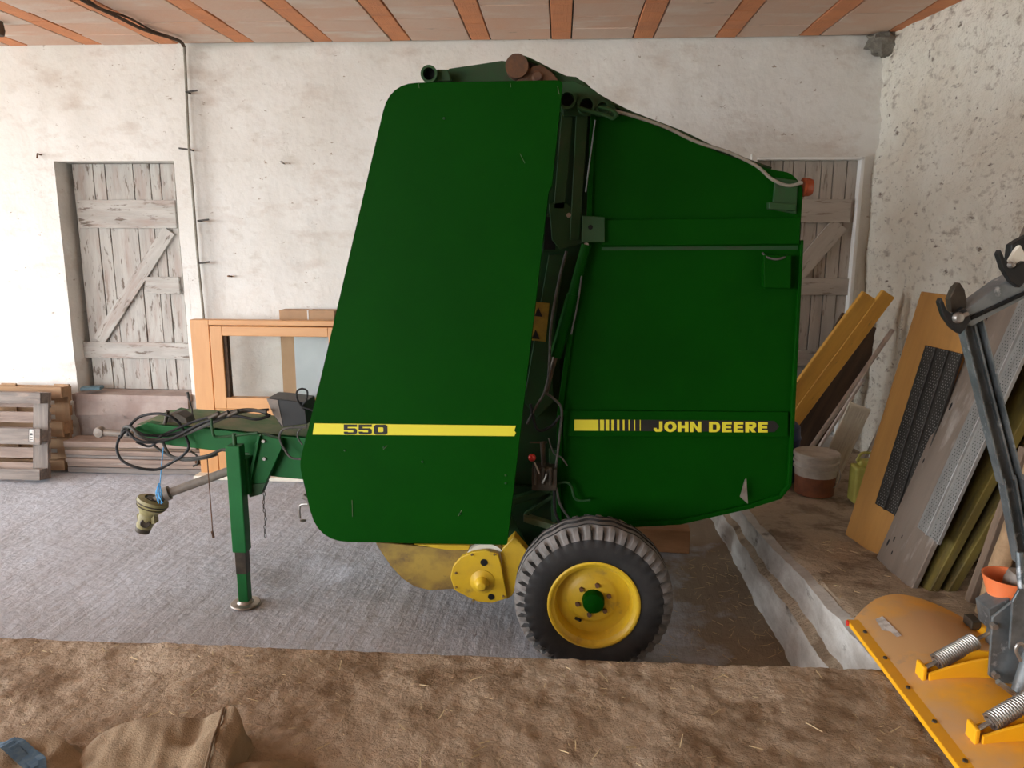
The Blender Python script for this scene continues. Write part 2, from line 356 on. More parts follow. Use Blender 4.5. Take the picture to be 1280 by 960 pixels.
# back wall: a displaced plaster skin with two door openings, and its reveals
def wall_back():
    xs = sorted(set([round(v, 4) for v in span(-10.8, -5.8, .3)+span(-5.8, D1[0], .07)+span(D1[0], D1[1], .07)+span(D1[1], D2[0], .07)+span(D2[0], D2[1], .07)+span(D2[1], 3.1, .05)]))
    zs = sorted(set([round(v, 4) for v in span(0, D2[2], .1)+span(D2[2], D1[2], .07)+span(D1[2], D1[3], .07)+span(D1[3], CZ, .06)]))
    b = MB(); idx = {}
    def inside(x, z, e=0):
        for d in (D1, D2):
            if d[0]+e < x < d[1]-e and d[2]+e < z < d[3]-e: return True
        return False
    for x in xs:
        for z in zs:
            y = 7+.014*fbm(x, z, 3, 1.3)+.005*fbm(x, z, 9, 6)
            if x < -3.35: y -= 0
            else: y += .035*min(1, (x+3.35)/.08)       # slight step beside the pipe
            ed = min(abs(x-d[k]) for d in (D1, D2) for k in (0, 1))
            dx = .008*fbm(z, x, 5, 7) if ed < .01 else 0
            idx[(x, z)] = len(b.v); b.v.append(Vector((x+dx, y, z)))
    for i in range(len(xs)-1):
        for j in range(len(zs)-1):
            cx = (xs[i]+xs[i+1])/2; cz = (zs[j]+zs[j+1])/2
            if inside(cx, cz): continue
            b.f.append([idx[(xs[i], zs[j])], idx[(xs[i+1], zs[j])], idx[(xs[i+1], zs[j+1])], idx[(xs[i], zs[j+1])]]); b.m.append(0)
    for d, dep in ((D1, .23), (D2, .10)):
        y0 = 7.0; y1 = 7+dep
        b.bb((d[0]-.05, y0, d[2]), (d[0]+.0, y1+.05, d[3])); b.bb((d[1], y0, d[2]), (d[1]+.05, y1+.05, d[3]))
        b.bb((d[0]-.05, y0, d[3]), (d[1]+.05, y1+.05, d[3]+.05)); b.bb((d[0]-.05, y0, d[2]-.05), (d[1]+.05, y1+.05, d[2]))
    b.bb((-10.9, 7.35, -.1), (3.9, 7.5, CZ+.1))
    o = build(b, 'wall_back', 'plaster', smooth=True, recalc=False); struct(o, 'white lime-washed back wall with two door recesses')
    return o
wb = wall_back()
# white plaster reveal of the right door, its lit brightness painted in
b = MB(); b.bb((D2[0], 6.985, D2[3]-.004), (D2[1]+.02, 7.10, D2[3]+.02)); b.bb((D2[1]-.002, 6.985, D2[2]), (D2[1]+.028, 7.10, D2[3]+.02))
build(b, 'reveal_edge', 'edge_white', wb, bevel=.004, label='white plaster reveal edge, painted bright as lit, round the right-hand door')
# masonry below left door
b = MB(); rows = []
for z in span(0, .70, .05): rows.append([(x, 6.93+.02*fbm(x, z, 2, 3)+(.02 if z < .5 else -.02), z) for x in span(D1[0]+.01, D1[1]-.01, .05)])
b.grid(rows); b.bb((D1[0], 6.90, .64), (D1[1], 7.23, .705))
build(b, 'sill', 'sill', wb, smooth=True, label='worn pinkish masonry sill below the left door')

def door_planks(name, bounds, Yd, ytop, ybot, rails, brace, mt, lab, xleft=None, zb=.70):
    root = empty(name, (P(bounds[0], ytop, Yd).x, Yd, zb)); struct(root, lab)
    xs = [P(q, ytop+10, Yd).x for q in bounds]
    for a, c in zip(xs, xs[1:]):
        plank('plank', ((a+c)/2, Yd+random.uniform(0, .008), zb+.01), ((a+c)/2, Yd, 2.90), (1, 0, 0), c-a-.008, .028, mt, root, jag=.0015, bevel=.002)
    for (y0, y1, xa, xb) in rails:
        A = P(xa, y0, Yd-.03); Bq = P(xa, y1, Yd-.03); E_ = P(xb, y0, Yd-.03).x
        zc = (A.z+Bq.z)/2; plank('rail', (A.x, Yd-.032, zc), (E_, Yd-.032, zc), (0, 0, 1), abs(A.z-Bq.z), .03, mt, root, jag=.002)
    for (p0, p1, w) in brace:
        plank('brace', P(*p0, Yd-.030), P(*p1, Yd-.030), (0, 0, 1), w, .026, mt, root, jag=.002)
    return root
door_planks('door_1', [91, 117, 132, 167, 188, 201, 219], 7.2, 203, 490,
            [(250, 285, 97, 219), (346, 367, 182, 224), (427, 447, 104, 236)], [((212, 288), (124, 426), .13)],
            'oldpaint', 'peeling white plank door in the left recess')
# jamb filler right of door 1 planks is the wall itself; door 2
door_planks('door_2', [945, 962, 978, 991, 1006, 1026, 1041, 1058, 1074], 7.08, 203, 490,
            [(249, 278, 950, 1064), (347, 368, 950, 1061), (437, 456, 950, 1060)], [((1050, 280), (985, 355), .16)],
            'oldpaint2', 'bleached grey plank door behind the baler', zb=.42)
# right wall
b = MB(); rows = []
for z in span(0, CZ, .05):
    rows.append([(wx(y)+.05*fbm(y, z, 1, 1.1)+.022*fbm(y, z, 5, 5)+.008*fbm(y, z, 8, 16)-.02, y, z) for y in span(3.0, 7.15, .05)])
b.grid(rows)
rows = [[(wx(y)+.03*fbm(y, z, 1, 1.1), y, z) for y in span(-4.2, 3.0, .4)] for z in span(0, CZ, .4)]; b.grid(rows)
b.prism([(3.0, 7.5, -.1), (4.4, -4.3, -.1), (5.2, -4.3, -.1), (3.8, 7.5, -.1)], (0, 0, CZ+.3))
o = build(b, 'wall_right', 'rough_plaster', smooth=True, recalc=False); struct(o, 'rough lime-washed stone wall on the right')
# left wall with gateway, wall behind the camera with the added fill opening
b = MB(); y0, y1, z0, z1 = DOOR_L
b.bb((-10.8, -4.2, -.1), (-10.5, y0, CZ)); b.bb((-10.8, y1, -.1), (-10.5, 7.3, CZ)); b.bb((-10.8, y0, z1), (-10.5, y1, CZ))
struct(build(b, 'wall_left', 'plaster'))
b = MB(); x0, x1, z0, z1 = FILL_OPENING
b.bb((-10.8, -4.3, -.1), (x0, -4.0, CZ)); b.bb((x1, -4.3, -.1), (4.6, -4.0, CZ)); b.bb((x0, -4.3, z1), (x1, -4.0, CZ)); struct(build(b, 'wall_front', 'brown_boards'))
# yard outside
b = MB(); b.bb((-40, -40, -.3), (40, 40, -.14)); struct(build(b, 'ground', 'yard'))
# ceiling slab with hollow blocks between terracotta beam shoes
b = MB(); b.bb((-10.8, -4.3, CZ+.012), (4.6, 7.4, CZ+.2)); ceil = build(b, 'ceiling', 'mortar'); struct(ceil, 'hollow block ceiling with terracotta beam bands')
bx = [(P(q, 49, 7).x) for q in (-180, -60, 60, 190, 290, 390, 492, 589, 689, 789, 887, 988, 1085)]
pitch = (bx[9]-bx[5])/4; b0 = bx[8]
mesh_cache = {}
def block(name, x0, x1, y0, y1, mt):
    key = (name, round(x1-x0, 2), round(y1-y0, 2))
    dz = random.uniform(-.004, .004)
    if key not in mesh_cache:
        m = MB(); m.box((0, 0, .012), (x1-x0-.012, y1-y0-.007, .03)); o = build(m, name, mt, ceil, bevel=.003, seg=1, origin=(0, 0, 0)); mesh_cache[key] = o.data
        o.parent = ceil
    else:
        o = bpy.data.objects.new(name, mesh_cache[key]); COL.objects.link(o)
        bb_ = o.modifiers.new('bevel', 'BEVEL'); bb_.width = .003; bb_.segments = 1
    place(o, Matrix.Translation(((x0+x1)/2, (y0+y1)/2, CZ-.01+dz)), ceil)
ncol = 0
for k in range(-8, 5):
    xa = b0+k*pitch; yoff = random.uniform(0, .2)
    for j in range(8):
        ya = 7.0-(j+1)*.25; block('beam_shoe', xa, xa+.175, ya, ya+.25, 'tile_orange')
    xr = xa+pitch
    if xr > 3.4: xr = 3.4
    for j in range(6):
        ya = 7.0-(j+1)*.33; block('ceiling_block', xa+.175, xa+pitch, ya, ya+.33, 'tile_tan')
b = MB()
for k in range(-15, 6):
    xa = b0+k*pitch; ye_ = 5.0 if k >= -8 else 7.0; b.mi = 1; b.bb((xa, -4.3, CZ-.012), (xa+.17, ye_, CZ+.012)); b.mi = 0; b.bb((xa+.18, -4.3, CZ-.012), (xa+pitch-.01, ye_, CZ+.012))
q = build(b, 'block_rows', ['tile_tan', 'tile_orange'], ceil, bevel=0); q['kind'] = 'stuff'
# lower floor
b = MB(); rows = []
for y in [2.6]+span(2.8, 7.0, .05)[1:]+[7.3]:
    row = []
    for x in [-10.8]+span(-5.6, 1.4, .05)+[3.2]:
        z = .010*fbm(x, y, 0, 1.5)+.005*fbm(x, y, 4, 6)
        dd = math.hypot((x+1.68)/.30, (y-4.62)/.22)
        z -= .035*max(0, 1-dd*dd)
        row.append((x, y, z-.006))
    rows.append(row)
b.grid(rows); b.bb((-10.8, 2.6, -.3), (3.2, 7.4, -.12)); b.bb((-10.9, 2.6, -.3), (-10.4, 6.8, -.05))
struct(build(b, 'floor', 'floor', smooth=True, recalc=False, origin=(0, 0, 0)), 'grey broomed concrete floor, lower level')
# near ledge (earth covered) and side platform
def ledge_z(x, y): 
    e = .006*fbm(x, y, 2, 9)+.005*fbm(x, y, 7, 28)+.014*fbm(x, y, 1, 2)
    return LEDGE+e
b = MB(); rows = []
ys = [-4.3, -2, 0, 1.2]+span(1.7, 2.76, .014); xs = [-10.8, -5, -3.5]+span(-2.7, 1.6, .018)+[2.2, 3, 4.5]
for y in ys: rows.append([(x, y, ledge_z(x, y)) for x in xs])
rows.append([(x, 2.785+.010*fbm(x, 3, 1, 8), LEDGE-.015) for x in xs]); rows.append([(x, 2.785+.014*fbm(x, 4, 1, 6), LEDGE-.10) for x in xs]); rows.append([(x, 2.79, -.1) for x in xs])
b.grid(rows); struct(build(b, 'floor', 'earth', smooth=True, recalc=False, origin=(0, 0, 0)), 'raised brown earth-covered floor in the foreground')
b = MB(); rows = []
for y in span(2.76, 7.0, .04):
    rows.append([(x+(.03*fbm(y, 0, 2, 4) if i == 0 else 0), y, hp(y)+.010*fbm(x, y, 3, 3)+.004*fbm(x, y, 6, 14)-(.03 if i == 0 else 0)) for i, x in enumerate(span(1.355, 3.4, .04))])
b.grid(rows); struct(build(b, 'floor', 'platform', smooth=True, recalc=False), 'brown side platform along the right wall')
b = MB(); rows = []   # kerb face: lower face, dirty shelf, upper face
for y in span(2.74, 7.0, .035):
    h = hp(y); n1 = .02*fbm(y, 0, 1, 2.2); row = []
    for t, x in ((0, 1.265), (.2, 1.27), (.42, 1.275), (.52, 1.285), (.60, 1.325), (.72, 1.335), (.86, 1.338), (.95, 1.342), (.975, 1.40)):
        row.append((x+n1+.010*fbm(y, t, 2, 7)-.02, y, t*h+.002 if t else -.05))
    rows.append(row)
b.grid(rows); nk = len(rows[0])-1; b.m = [1 if f % nk == 3 else 0 for f in range(len(b.f))]
struct(build(b, 'trim_1', ['kerb', 'platform'], smooth=True, recalc=False), 'battered whitewashed kerb of the side platform')

# ================================================================== BALER
BL = Vector((.0, 4.65, 0))
baler = empty('round_baler', BL, 'large green round baler with yellow stripes and yellow wheels in the middle of the barn', 'baler')
def part(mb, name, mt, parent=baler, **k): return build(mb, name, mt, parent, **k)
YS = 3.66; YG = 4.02; YF = 5.64
# --- side shields
def shield(Y, dirn):
    pts = [P(*q, YS) for q in ((487, 104), (704, 100), (690, 232), (686, 240), (634, 681), (397, 677), (374, 580), (398, 485))]
    rr = [.13, .03, 0, 0, .01, .17, .05, .3]
    pts = [Vector((p.x, Y, p.z)) for p in rounded(pts, rr)]
    m = MB(); m.prism(pts, (0, .018*dirn, 0))
    n = len(pts)
    cen = sum(pts, Vector())/n
    inner = [p+(cen-p).normalized()*.012 for p in pts]   # folded rim
    for i in range(n):
        a, c = pts[i], pts[(i+1) % n]; e, g_ = inner[i], inner[(i+1) % n]; t = Vector((0, .085*dirn, 0))
        m.add([a, c, c+t, a+t, e, g_, g_+t, e+t], [(0, 1, 2, 3), (4, 7, 6, 5), (3, 2, 6, 7)])
    return part(m, 'side_shield', 'green', bevel=.003)
sh = shield(YS, 1); shield(YF, -1)
# stripe + model number
def flat(pxs, Y, off, nm, mt, parent):
    m = MB(); m.prism([P(x, y, Y)+Vector((0, -off, 0)) for x, y in pxs], (0, off*.6, 0)); return part(m, nm, mt, parent)
flat([(393, 529), (645, 532), (643, 538), (645, 541), (643, 545), (391, 543)], YS, .003, 'yellow_stripe', 'decal', sh)
def seven(m, x0, y0, w, h, segs, Y, off, t=.30):
    """blocky extended digit from bars, in px"""
    for s_ in segs:
        a = {'t': (0, 0, 1, t), 'm': (0, .5-t/2, 1, .5+t/2), 'b': (0, 1-t, 1, 1), 'l1': (0, 0, t*.8, .6), 'r1': (1-t*.8, 0, 1, .6), 'l2': (0, .4, t*.8, 1), 'r2': (1-t*.8, .4, 1, 1)}[s_]
        q = [(x0+a[0]*w, y0+a[1]*h), (x0+a[2]*w, y0+a[1]*h), (x0+a[2]*w, y0+a[3]*h), (x0+a[0]*w, y0+a[3]*h)]
        m.prism([P(x, y, Y)+Vector((0, -off, 0)) for x, y in q], (0, .0006, 0))
m = MB()
def digit5(m, x0, y0, w, h, Y, off):
    q = [(0, 0), (1, 0), (1, .24), (.30, .24), (.29, .38), (.85, .38), (1, .52), (1, .86), (.86, 1), (.12, 1), (0, .88), (0, .72), (.3, .72), (.33, .78), (.7, .78), (.72, .74), (.72, .62), (.7, .58), (0, .58)]
    m.prism([P(x0+a*w, y0+c*h, Y)+Vector((0, -off, 0)) for a, c in q], (0, .0006, 0))
for xd in (430, 448.5): m = MB(); digit5(m, xd, 530.3, 16.5, 12.5, YS, .0042); part(m, 'digit', 'black', sh)
x0, y0, w, h = 467.5, 530.6, 17, 12.5
out = [(.15, 0), (.85, 0), (1, .15), (1, .85), (.85, 1), (.15, 1), (0, .85), (0, .15)]; inn = [(.36, .26), (.64, .26), (.7, .32), (.7, .68), (.64, .74), (.36, .74), (.3, .68), (.3, .32)]
A = [P(x0+a*w, y0+c*h, YS)+Vector((0, -.0042, 0)) for a, c in out]; Bq = [P(x0+a*w, y0+c*h, YS)+Vector((0, -.0042, 0)) for a, c in inn]
m = MB(); m.add(A+Bq, [(i, (i+1) % 8, 8+(i+1) % 8, 8+i) for i in range(8)])
part(m, 'digit', 'black', sh)
for (x, y) in ((431, 563), (480, 559), (528, 577), (632, 594), (632, 604), (555, 148), (575, 642)):
    m = MB(); c = P(x, y, YS); m.lathe(c+Vector((0, .001, 0)), (0, -1, 0), [(0, .006), (.004, .006), (.006, .002), (.006, 0)], 10); part(m, 'bolt_head', 'green_dull', sh, smooth=True)
m = MB()
for (x, y, x2, y2) in ((650, 192, 656, 204), (440, 625, 440.6, 646), (573, 645, 577, 638), (479, 562, 484, 557), (697, 108, 699, 118), (523, 104, 524, 110), (638, 104, 638.5, 109)):
    a = P(x, y, YS-.0015); c = P(x2, y2, YS-.0015); m.tube([a, c], .0011, 5)
part(m, 'scratches', 'green_dust', sh)['kind'] = 'stuff'

# --- bale chamber body
m = MB(); pts = PP([(545, 104), (640, 84), (705, 105), (745, 150), (745, 560), (720, 650), (640, 662), (480, 655), (430, 560), (500, 112)], 4.16)
m.prism(pts, (0, 1.0, 0)); part(m, 'bale_chamber', 'green_dark', bevel=.01)
# --- gate
gate_px = [(742, 141), (790, 145), (845, 167), (905, 193), (960, 211), (990, 216), (1004, 234), (1000, 300), (990, 480), (985, 606), (972, 622), (940, 632), (850, 652), (780, 656), (700, 652), (698, 520), (716, 400), (737, 300)]
gr_ = [0, .05, .05, .05, .05, .05, .05, 0, 0, .05, .05, 0, .03, 0, 0, 0, 0, 0]
gp = rounded([P(x, y, YG) for x, y in gate_px], gr_, 4)
for Y, sgn in ((YG, 1), (5.28, -1)):
    m = MB(); m.prism([Vector((p.x, Y, p.z)) for p in gp], (0, .02*sgn, 0)); gate = part(m, 'gate_side_panel', 'green', bevel=.003)
    if sgn == 1: gnear = gate
m = MB()
inn = [p+(P(850, 400, YG)-p).normalized()*.03 for p in gp]; n = len(gp)
m.prism([Vector((p.x, YG+.02, p.z)) for p in inn], (0, 1.22, 0)); part(m, 'rear_gate', 'green_dark')
def strip(nm, pxs, mt, d=.03, Y=YG, parent=baler, bevel=.004, **k):
    m = MB(); m.prism([P(x, y, Y) for x, y in pxs], (0, -d, 0)); return part(m, nm, mt, parent, bevel=bevel, **k)
strip('gate_channel', [(752, 275), (998, 272), (997, 305), (752, 307)], 'green', .035)
strip('gate_channel', [(704, 512), (984, 514), (984, 545), (704, 545)], 'green', .022)
strip('gate_rim', [(738, 145), (744, 145), (738, 300), (718, 402), (702, 520), (702, 650), (696, 650), (696, 518), (712, 400), (732, 298)], 'green', .03)
strip('gate_rim', [(700, 648), (780, 652), (850, 648), (940, 628), (942, 633), (850, 654), (780, 658), (700, 654)], 'green', .025)
strip('gate_rim', [(999, 300), (1003, 300), (988, 606), (974, 623), (971, 620), (983, 604), (989, 480)], 'green', .025)
strip('gate_rim', [(938, 628), (972, 617), (975, 622), (940, 633)], 'green', .025)
strip('gate_seam', [(752, 309), (997, 307), (997, 312), (752, 313)], 'green_dark', .004, bevel=0)
# gate lettering stripe
LY = YG-.022
def fl(pxs, nm, mt, off=.002): 
    m = MB()
    for poly in pxs: m.prism([P(x, y, LY)+Vector((0, -off, 0)) for x, y in poly], (0, .001, 0))
    return part(m, nm, mt, gnear)
fl([[(718, 524), (968, 526), (974, 533), (968, 540), (718, 538)]], 'black_stripe', 'black')
bars = [(718, 748)]
x = 750.0
for w_ in (5, 4.2, 3.4, 2.8, 2.2, 1.7, 1.3, 1.0): bars.append((x, x+w_)); x += 7.1
for a, c in bars: fl([[(a, 524.5), (c, 524.6), (c, 538.2), (a, 538)]], 'yellow_bar', 'decal', .0035)
def letter(ch, x0, y0, w, h):
    t = .30; q = []
    def bx_(a, b_, c_, d_): q.append([(a, b_), (c_, b_), (c_, d_), (a, d_)])
    if ch == 'J': bx_(.62, 0, 1, .70); q.append([(.62, .62), (1, .62), (1, .84), (.80, 1), (.24, 1), (0, .82), (0, .62), (.34, .62), (.36, .74), (.60, .74)])
    if ch == 'H': bx_(0, 0, .34, 1); bx_(.66, 0, 1, 1); bx_(.34, .37, .66, .63)
    if ch == 'N': bx_(0, 0, .30, 1); bx_(.70, 0, 1, 1); q.append([(.30, 0), (.70, .60), (.70, 1), (.30, .40)])
    if ch == 'E': bx_(0, 0, .38, 1); bx_(.38, 0, 1, .25); bx_(.38, .38, .94, .61); bx_(.38, .75, 1, 1)
    if ch == 'R': bx_(0, 0, .34, 1); bx_(.34, 0, .80, .24); bx_(.34, .42, .80, .64); q.append([(.66, .24), (.80, 0), (1, .16), (1, .46), (.80, .64), (.66, .42)]); q.append([(.34, .64), (.66, .60), (1, 1), (.62, 1)])
    if ch == 'D': bx_(0, 0, .34, 1); bx_(.34, 0, .64, .25); bx_(.34, .75, .64, 1); q.append([(.64, 0), (.90, .14), (1, .36), (1, .64), (.90, .86), (.64, 1), (.64, .75), (.68, .64), (.68, .36), (.64, .25)])
    if ch == 'O':
        for k in range(16):
            a0 = 2*math.pi*k/16; a1 = 2*math.pi*(k+1)/16
            q.append([(.5+.5*math.cos(a0), .5+.52*math.sin(a0)), (.5+.5*math.cos(a1), .5+.52*math.sin(a1)), (.5+.20*math.cos(a1), .5+.26*math.sin(a1)), (.5+.20*math.cos(a0), .5+.26*math.sin(a0))])
    m = MB()
    for poly in q: m.prism([P(x0+a*w, y0+b_*h, LY)+Vector((0, -.0035, 0)) for a, b_ in poly], (0, .0006, 0))
    part(m, 'letter', 'decal', gnear)
for ch, xa, xb in (('J', 817, 828), ('O', 830, 845.5), ('H', 847, 860.5), ('N', 862.5, 876.5), ('D', 886, 900), ('E', 902.5, 914.5), ('E', 917, 929), ('R', 931.5, 945), ('E', 947.5, 959.5)):
    letter(ch, xa, 526.6+(xa-817)*.006, xb-xa, 13)
# gate fittings
strip('light_socket_box', [(951, 318), (985, 319), (984, 360), (951, 359)], 'green', .06)
m = MB(); m.tube(smooth_path(PP([(953, 316, YG-.04), (960, 322, YG-.06), (972, 324, YG-.07), (984, 320, YG-.05)])), .006); part(m, 'socket_cable', 'cable_dark')
q = strip('lamp_bracket', [(958, 253), (992, 256), (991, 264), (958, 262)], 'green_dull', .05)
strip('lamp_bracket', [(968, 222), (996, 226), (994, 268), (964, 262)], 'green_dark', .02)
m = MB(); 
c = P(1003, 234, YG+.03); m.lathe(c, (1, 0, 0), [(0, 0), (.048, 0), (.048, .012), (.046, .014), (.046, .03), (.040, .046), (0, .05)], 20)
part(m, 'tail_lamp', 'amber', smooth=True, label='amber round tail lamp')
m = MB(); m.prism(PP([(931, 600), (933, 598), (935, 630), (925, 621)], YG-.05), (0, .006, 0)); part(m, 'gate_hook_plate', 'steel')
m = MB(); m.tube(smooth_path(PP([(762, 138), (785, 143), (830, 158), (870, 177), (910, 190), (945, 207), (965, 224), (985, 232), (1003, 228)], YG-.03)), .0085); part(m, 'wiring_cable', 'cable', smooth=True)
strip('gate_catch', [(727, 270), (755, 272), (755, 303), (727, 303)], 'green_dull', .07)
m = MB(); m.lathe(P(738, 284, YG-.069), (0, -1, 0), [(0, .002), (.012, .002), (.013, 0)], 12); part(m, 'catch_bolt', 'hole')
for x_, y_, d_ in ((711, 269, .11), (733, 306, .06)): m = MB(); m.lathe(P(x_, y_, YG-d_), (0, -1, 0), [(0, .012), (.012, .012), (.012, -.03)], 8); part(m, 'bolt', 'steel')
# --- front frame between shield and gate
YP = 4.10
strip('side_plate', [(560, 130), (742, 140), (735, 300), (700, 420), (700, 520), (715, 640), (660, 650), (560, 660)], 'green_dark', .02, YP+.02)
strip('frame_post', [(702, 140), (717, 140), (706, 262), (692, 262)], 'green_dull', .06, YP-.02)
strip('frame_post', [(720, 142), (735, 142), (724, 300), (712, 300)], 'green_dull', .07, YP-.03)
m = MB(); m.tube(PP([(744, 150), (732, 240)], YP-.12), .004); part(m, 'edge_strip', 'galv')
strip('hinge_plate', [(686, 255), (706, 252), (726, 268), (728, 305), (700, 312), (690, 300)], 'green_dull', .03, YP-.05)
strip('window_rim', [(680, 268), (699, 270), (697, 315), (678, 315)], 'green_dull', .02, YP-.04)
strip('window_hole', [(682, 271), (696, 272), (694, 312), (680, 312)], 'hole', .004, YP-.0605, bevel=0)
strip('frame_post', [(686, 318), (706, 318), (690, 440), (692, 500), (672, 520), (655, 500)], 'green_dark', .05, YP)
m = MB(); m.tube([P(733, 306, YP-.14), P(715, 372, YP-.14)], .026, 16); m.tube([P(716, 368, YP-.14), P(694, 446, YP-.14)], .032, 16)
cyl = part(m, 'hydraulic_cylinder', 'green', smooth=True)
m = MB(); m.tube([P(694, 446, YP-.14), P(682, 492, YP-.14)], .014, 12); part(m, 'piston_rod', 'darkmetal', cyl, smooth=True)
lab = strip('warning_label', [(668, 377), (687, 379), (682, 427), (662, 425)], 'label_brown', .003, YP-.05, bevel=0)
for yy in (384, 412):
    m = MB(); m.prism(PP([(673-(yy-384)*.12, yy), (678-(yy-384)*.12, yy+12), (668-(yy-384)*.12, yy+11)], YP-.054), (0, -.001, 0)); part(m, 'warning_triangle', 'black', lab)
for pts_, r_, mt in (([(708, 314), (700, 345), (692, 385), (688, 415), (687, 450), (683, 485), (668, 512), (659, 530)], .007, 'hose_grey'),
                     ([(682, 491), (694, 500), (702, 512), (700, 540), (696, 575), (692, 605)], .007, 'hose_grey'),
                     ([(727, 345), (722, 380), (714, 418)], .005, 'hose_grey'),
                     ([(663, 505), (672, 537), (690, 532), (700, 520)], .008, 'hose'),
                     ([(686, 548), (692, 566), (702, 572), (709, 582)], .004, 'hose_grey'),
                     ([(693, 610), (694, 640), (705, 660), (722, 668)], .008, 'hose'),
                     ([(696, 610), (700, 630), (712, 648), (728, 664)], .007, 'hose_grey')):
    m = MB(); m.tube(smooth_path([P(x_, y_, YP-.17) for x_, y_ in pts_]), r_); part(m, 'hydraulic_hose', mt, smooth=True)
# lower frame
strip('lower_frame', [(600, 600), (700, 610), (712, 655), (730, 690), (660, 705), (600, 690)], 'green_dark', .03, YP)
strip('lower_brace', [(640, 620), (686, 606), (690, 612), (640, 630)], 'green_dull', .05, YP-.06)
strip('lower_brace', [(655, 640), (690, 616), (693, 620), (658, 644)], 'green_dull', .03, YP-.08)
strip('lower_brace', [(655, 640), (728, 662), (726, 669), (655, 648)], 'green_dust', .06, YP-.08)
strip('lower_brace', [(686, 560), (696, 560), (700, 640), (690, 660)], 'green_dark', .04, YP-.06)
m = MB(); m.bb(P(665, 586, YP-.2), P(696, 605, YP-.08)); m.tube([P(678, 552, YP-.14), P(680, 586, YP-.14)], .014, 10); m.tube([P(662, 553, YP-.14), P(684, 553, YP-.14)], .006)
for i in range(3): m.tube([P(670+i*9, 584, YP-.21), P(670+i*9, 606, YP-.21)], .010, 8)
vb = part(m, 'valve_block', 'darkmetal', bevel=.002)
m = MB(); m.tube(PP([(674, 592), (668, 578)], YP-.22), .005); m.tube(smooth_path(PP([(678, 604), (682, 597), (683, 592)], YP-.225)), .006); part(m, 'lever_rod', 'steel', vb)
m = MB(); c = P(665, 572, YP-.22); m.lathe(c, (0, -1, 0), [(.021*math.sin(a), -.021*math.cos(a)) for a in [math.pi*i/10 for i in range(11)]], 16); part(m, 'lever_knob', 'red', vb, smooth=True, label='red ball lever knob')
m = MB(); m.tube(smooth_path(PP([(698, 604), (708, 603), (714, 608), (718, 622), (726, 626), (738, 625)], YG-.06), 4), .007); part(m, 'crank_handle', 'green_dull', smooth=True)
# --- top: rollers, belts
def yroll(nm, px, py, Y0, Y1, r, mt, hollow=True, parent=baler):
    c = P(px, py, Y0); m = MB()
    pr_ = [(r*.72, .06), (r*.72, 0), (r, 0), (r, Y1-Y0), (0, Y1-Y0)] if hollow else [(0, 0), (r, 0), (r, Y1-Y0), (0, Y1-Y0)]
    m.lathe(c, (0, 1, 0), pr_, 20)
    o = part(m, nm, mt, parent, smooth=True)
    if hollow:
        m = MB(); m.lathe(c, (0, 1, 0), [(0, .05), (r*.74, .05)], 16); build(m, 'roller_bore', 'hole', o)
    return o
yroll('cross_tube', 536, 92, 3.95, 5.35, .042, 'green_dark')
yroll('belt_roller', 646, 82, 4.0, 5.3, .058, 'rust', False)
yroll('cross_tube', 709, 124, 3.93, 5.3, .046, 'green_dull')
yroll('cross_tube', 733, 131, 3.93, 5.3, .044, 'green_dull')
yroll('cross_tube', 753, 134, 3.95, 5.3, .034, 'green_dull')
strip('top_rail', [(540, 100), (546, 92), (560, 94), (562, 88), (628, 78), (642, 80), (660, 92), (720, 98), (745, 118), (745, 145), (704, 145), (690, 108), (545, 110)], 'green_dark', .04, 4.12)
strip('top_bracket', [(548, 90), (562, 90), (566, 104), (548, 104)], 'green_dull', .06, 4.05)
strip('top_bracket', [(700, 104), (716, 102), (740, 112), (768, 134), (774, 146), (704, 146)], 'green_dark', .03, 4.02)
strip('roller_plate', [(645, 104), (660, 88), (676, 82), (690, 92), (700, 104)], 'rust', .03, 4.06)
m = MB(); m.lathe(P(672, 96, 4.03), (0, -1, 0), [(0, .02), (.02, .02), (.03, 0), (.055, .0), (.055, -.02)], 20); part(m, 'roller_bearing', 'rust', smooth=True)
for i in range(5):       # the forming belts run as separate bands
    ya = 4.14+i*.225; m = MB()
    top = PP([(636, 76), (640, 68), (648, 67), (662, 76), (704, 97), (724, 103), (742, 116), (770, 132), (800, 143), (850, 163), (905, 188), (965, 209)], 4.14); top = [Vector((p.x, ya, p.z)) for p in top]
    bot = [p+Vector((-.012, 0, -.03)) for p in top]
    m.prism(top+bot[::-1], (0, .205, 0)); part(m, 'forming_belt', 'belt')
# belt edge guard
m = MB(); m.tube(smooth_path(PP([(640, 70), (660, 74), (704, 96), (728, 104), (745, 118), (790, 142), (850, 165), (905, 191), (962, 211)], 4.10)), .010); part(m, 'belt_guide', 'green_dark', smooth=True)
m = MB(); m.tube(smooth_path(PP([(722, 134), (740, 140), (756, 144), (766, 148), (770, 142), (760, 136), (748, 134)], 3.92)), .009); part(m, 'latch_link', 'green_dull', smooth=True)
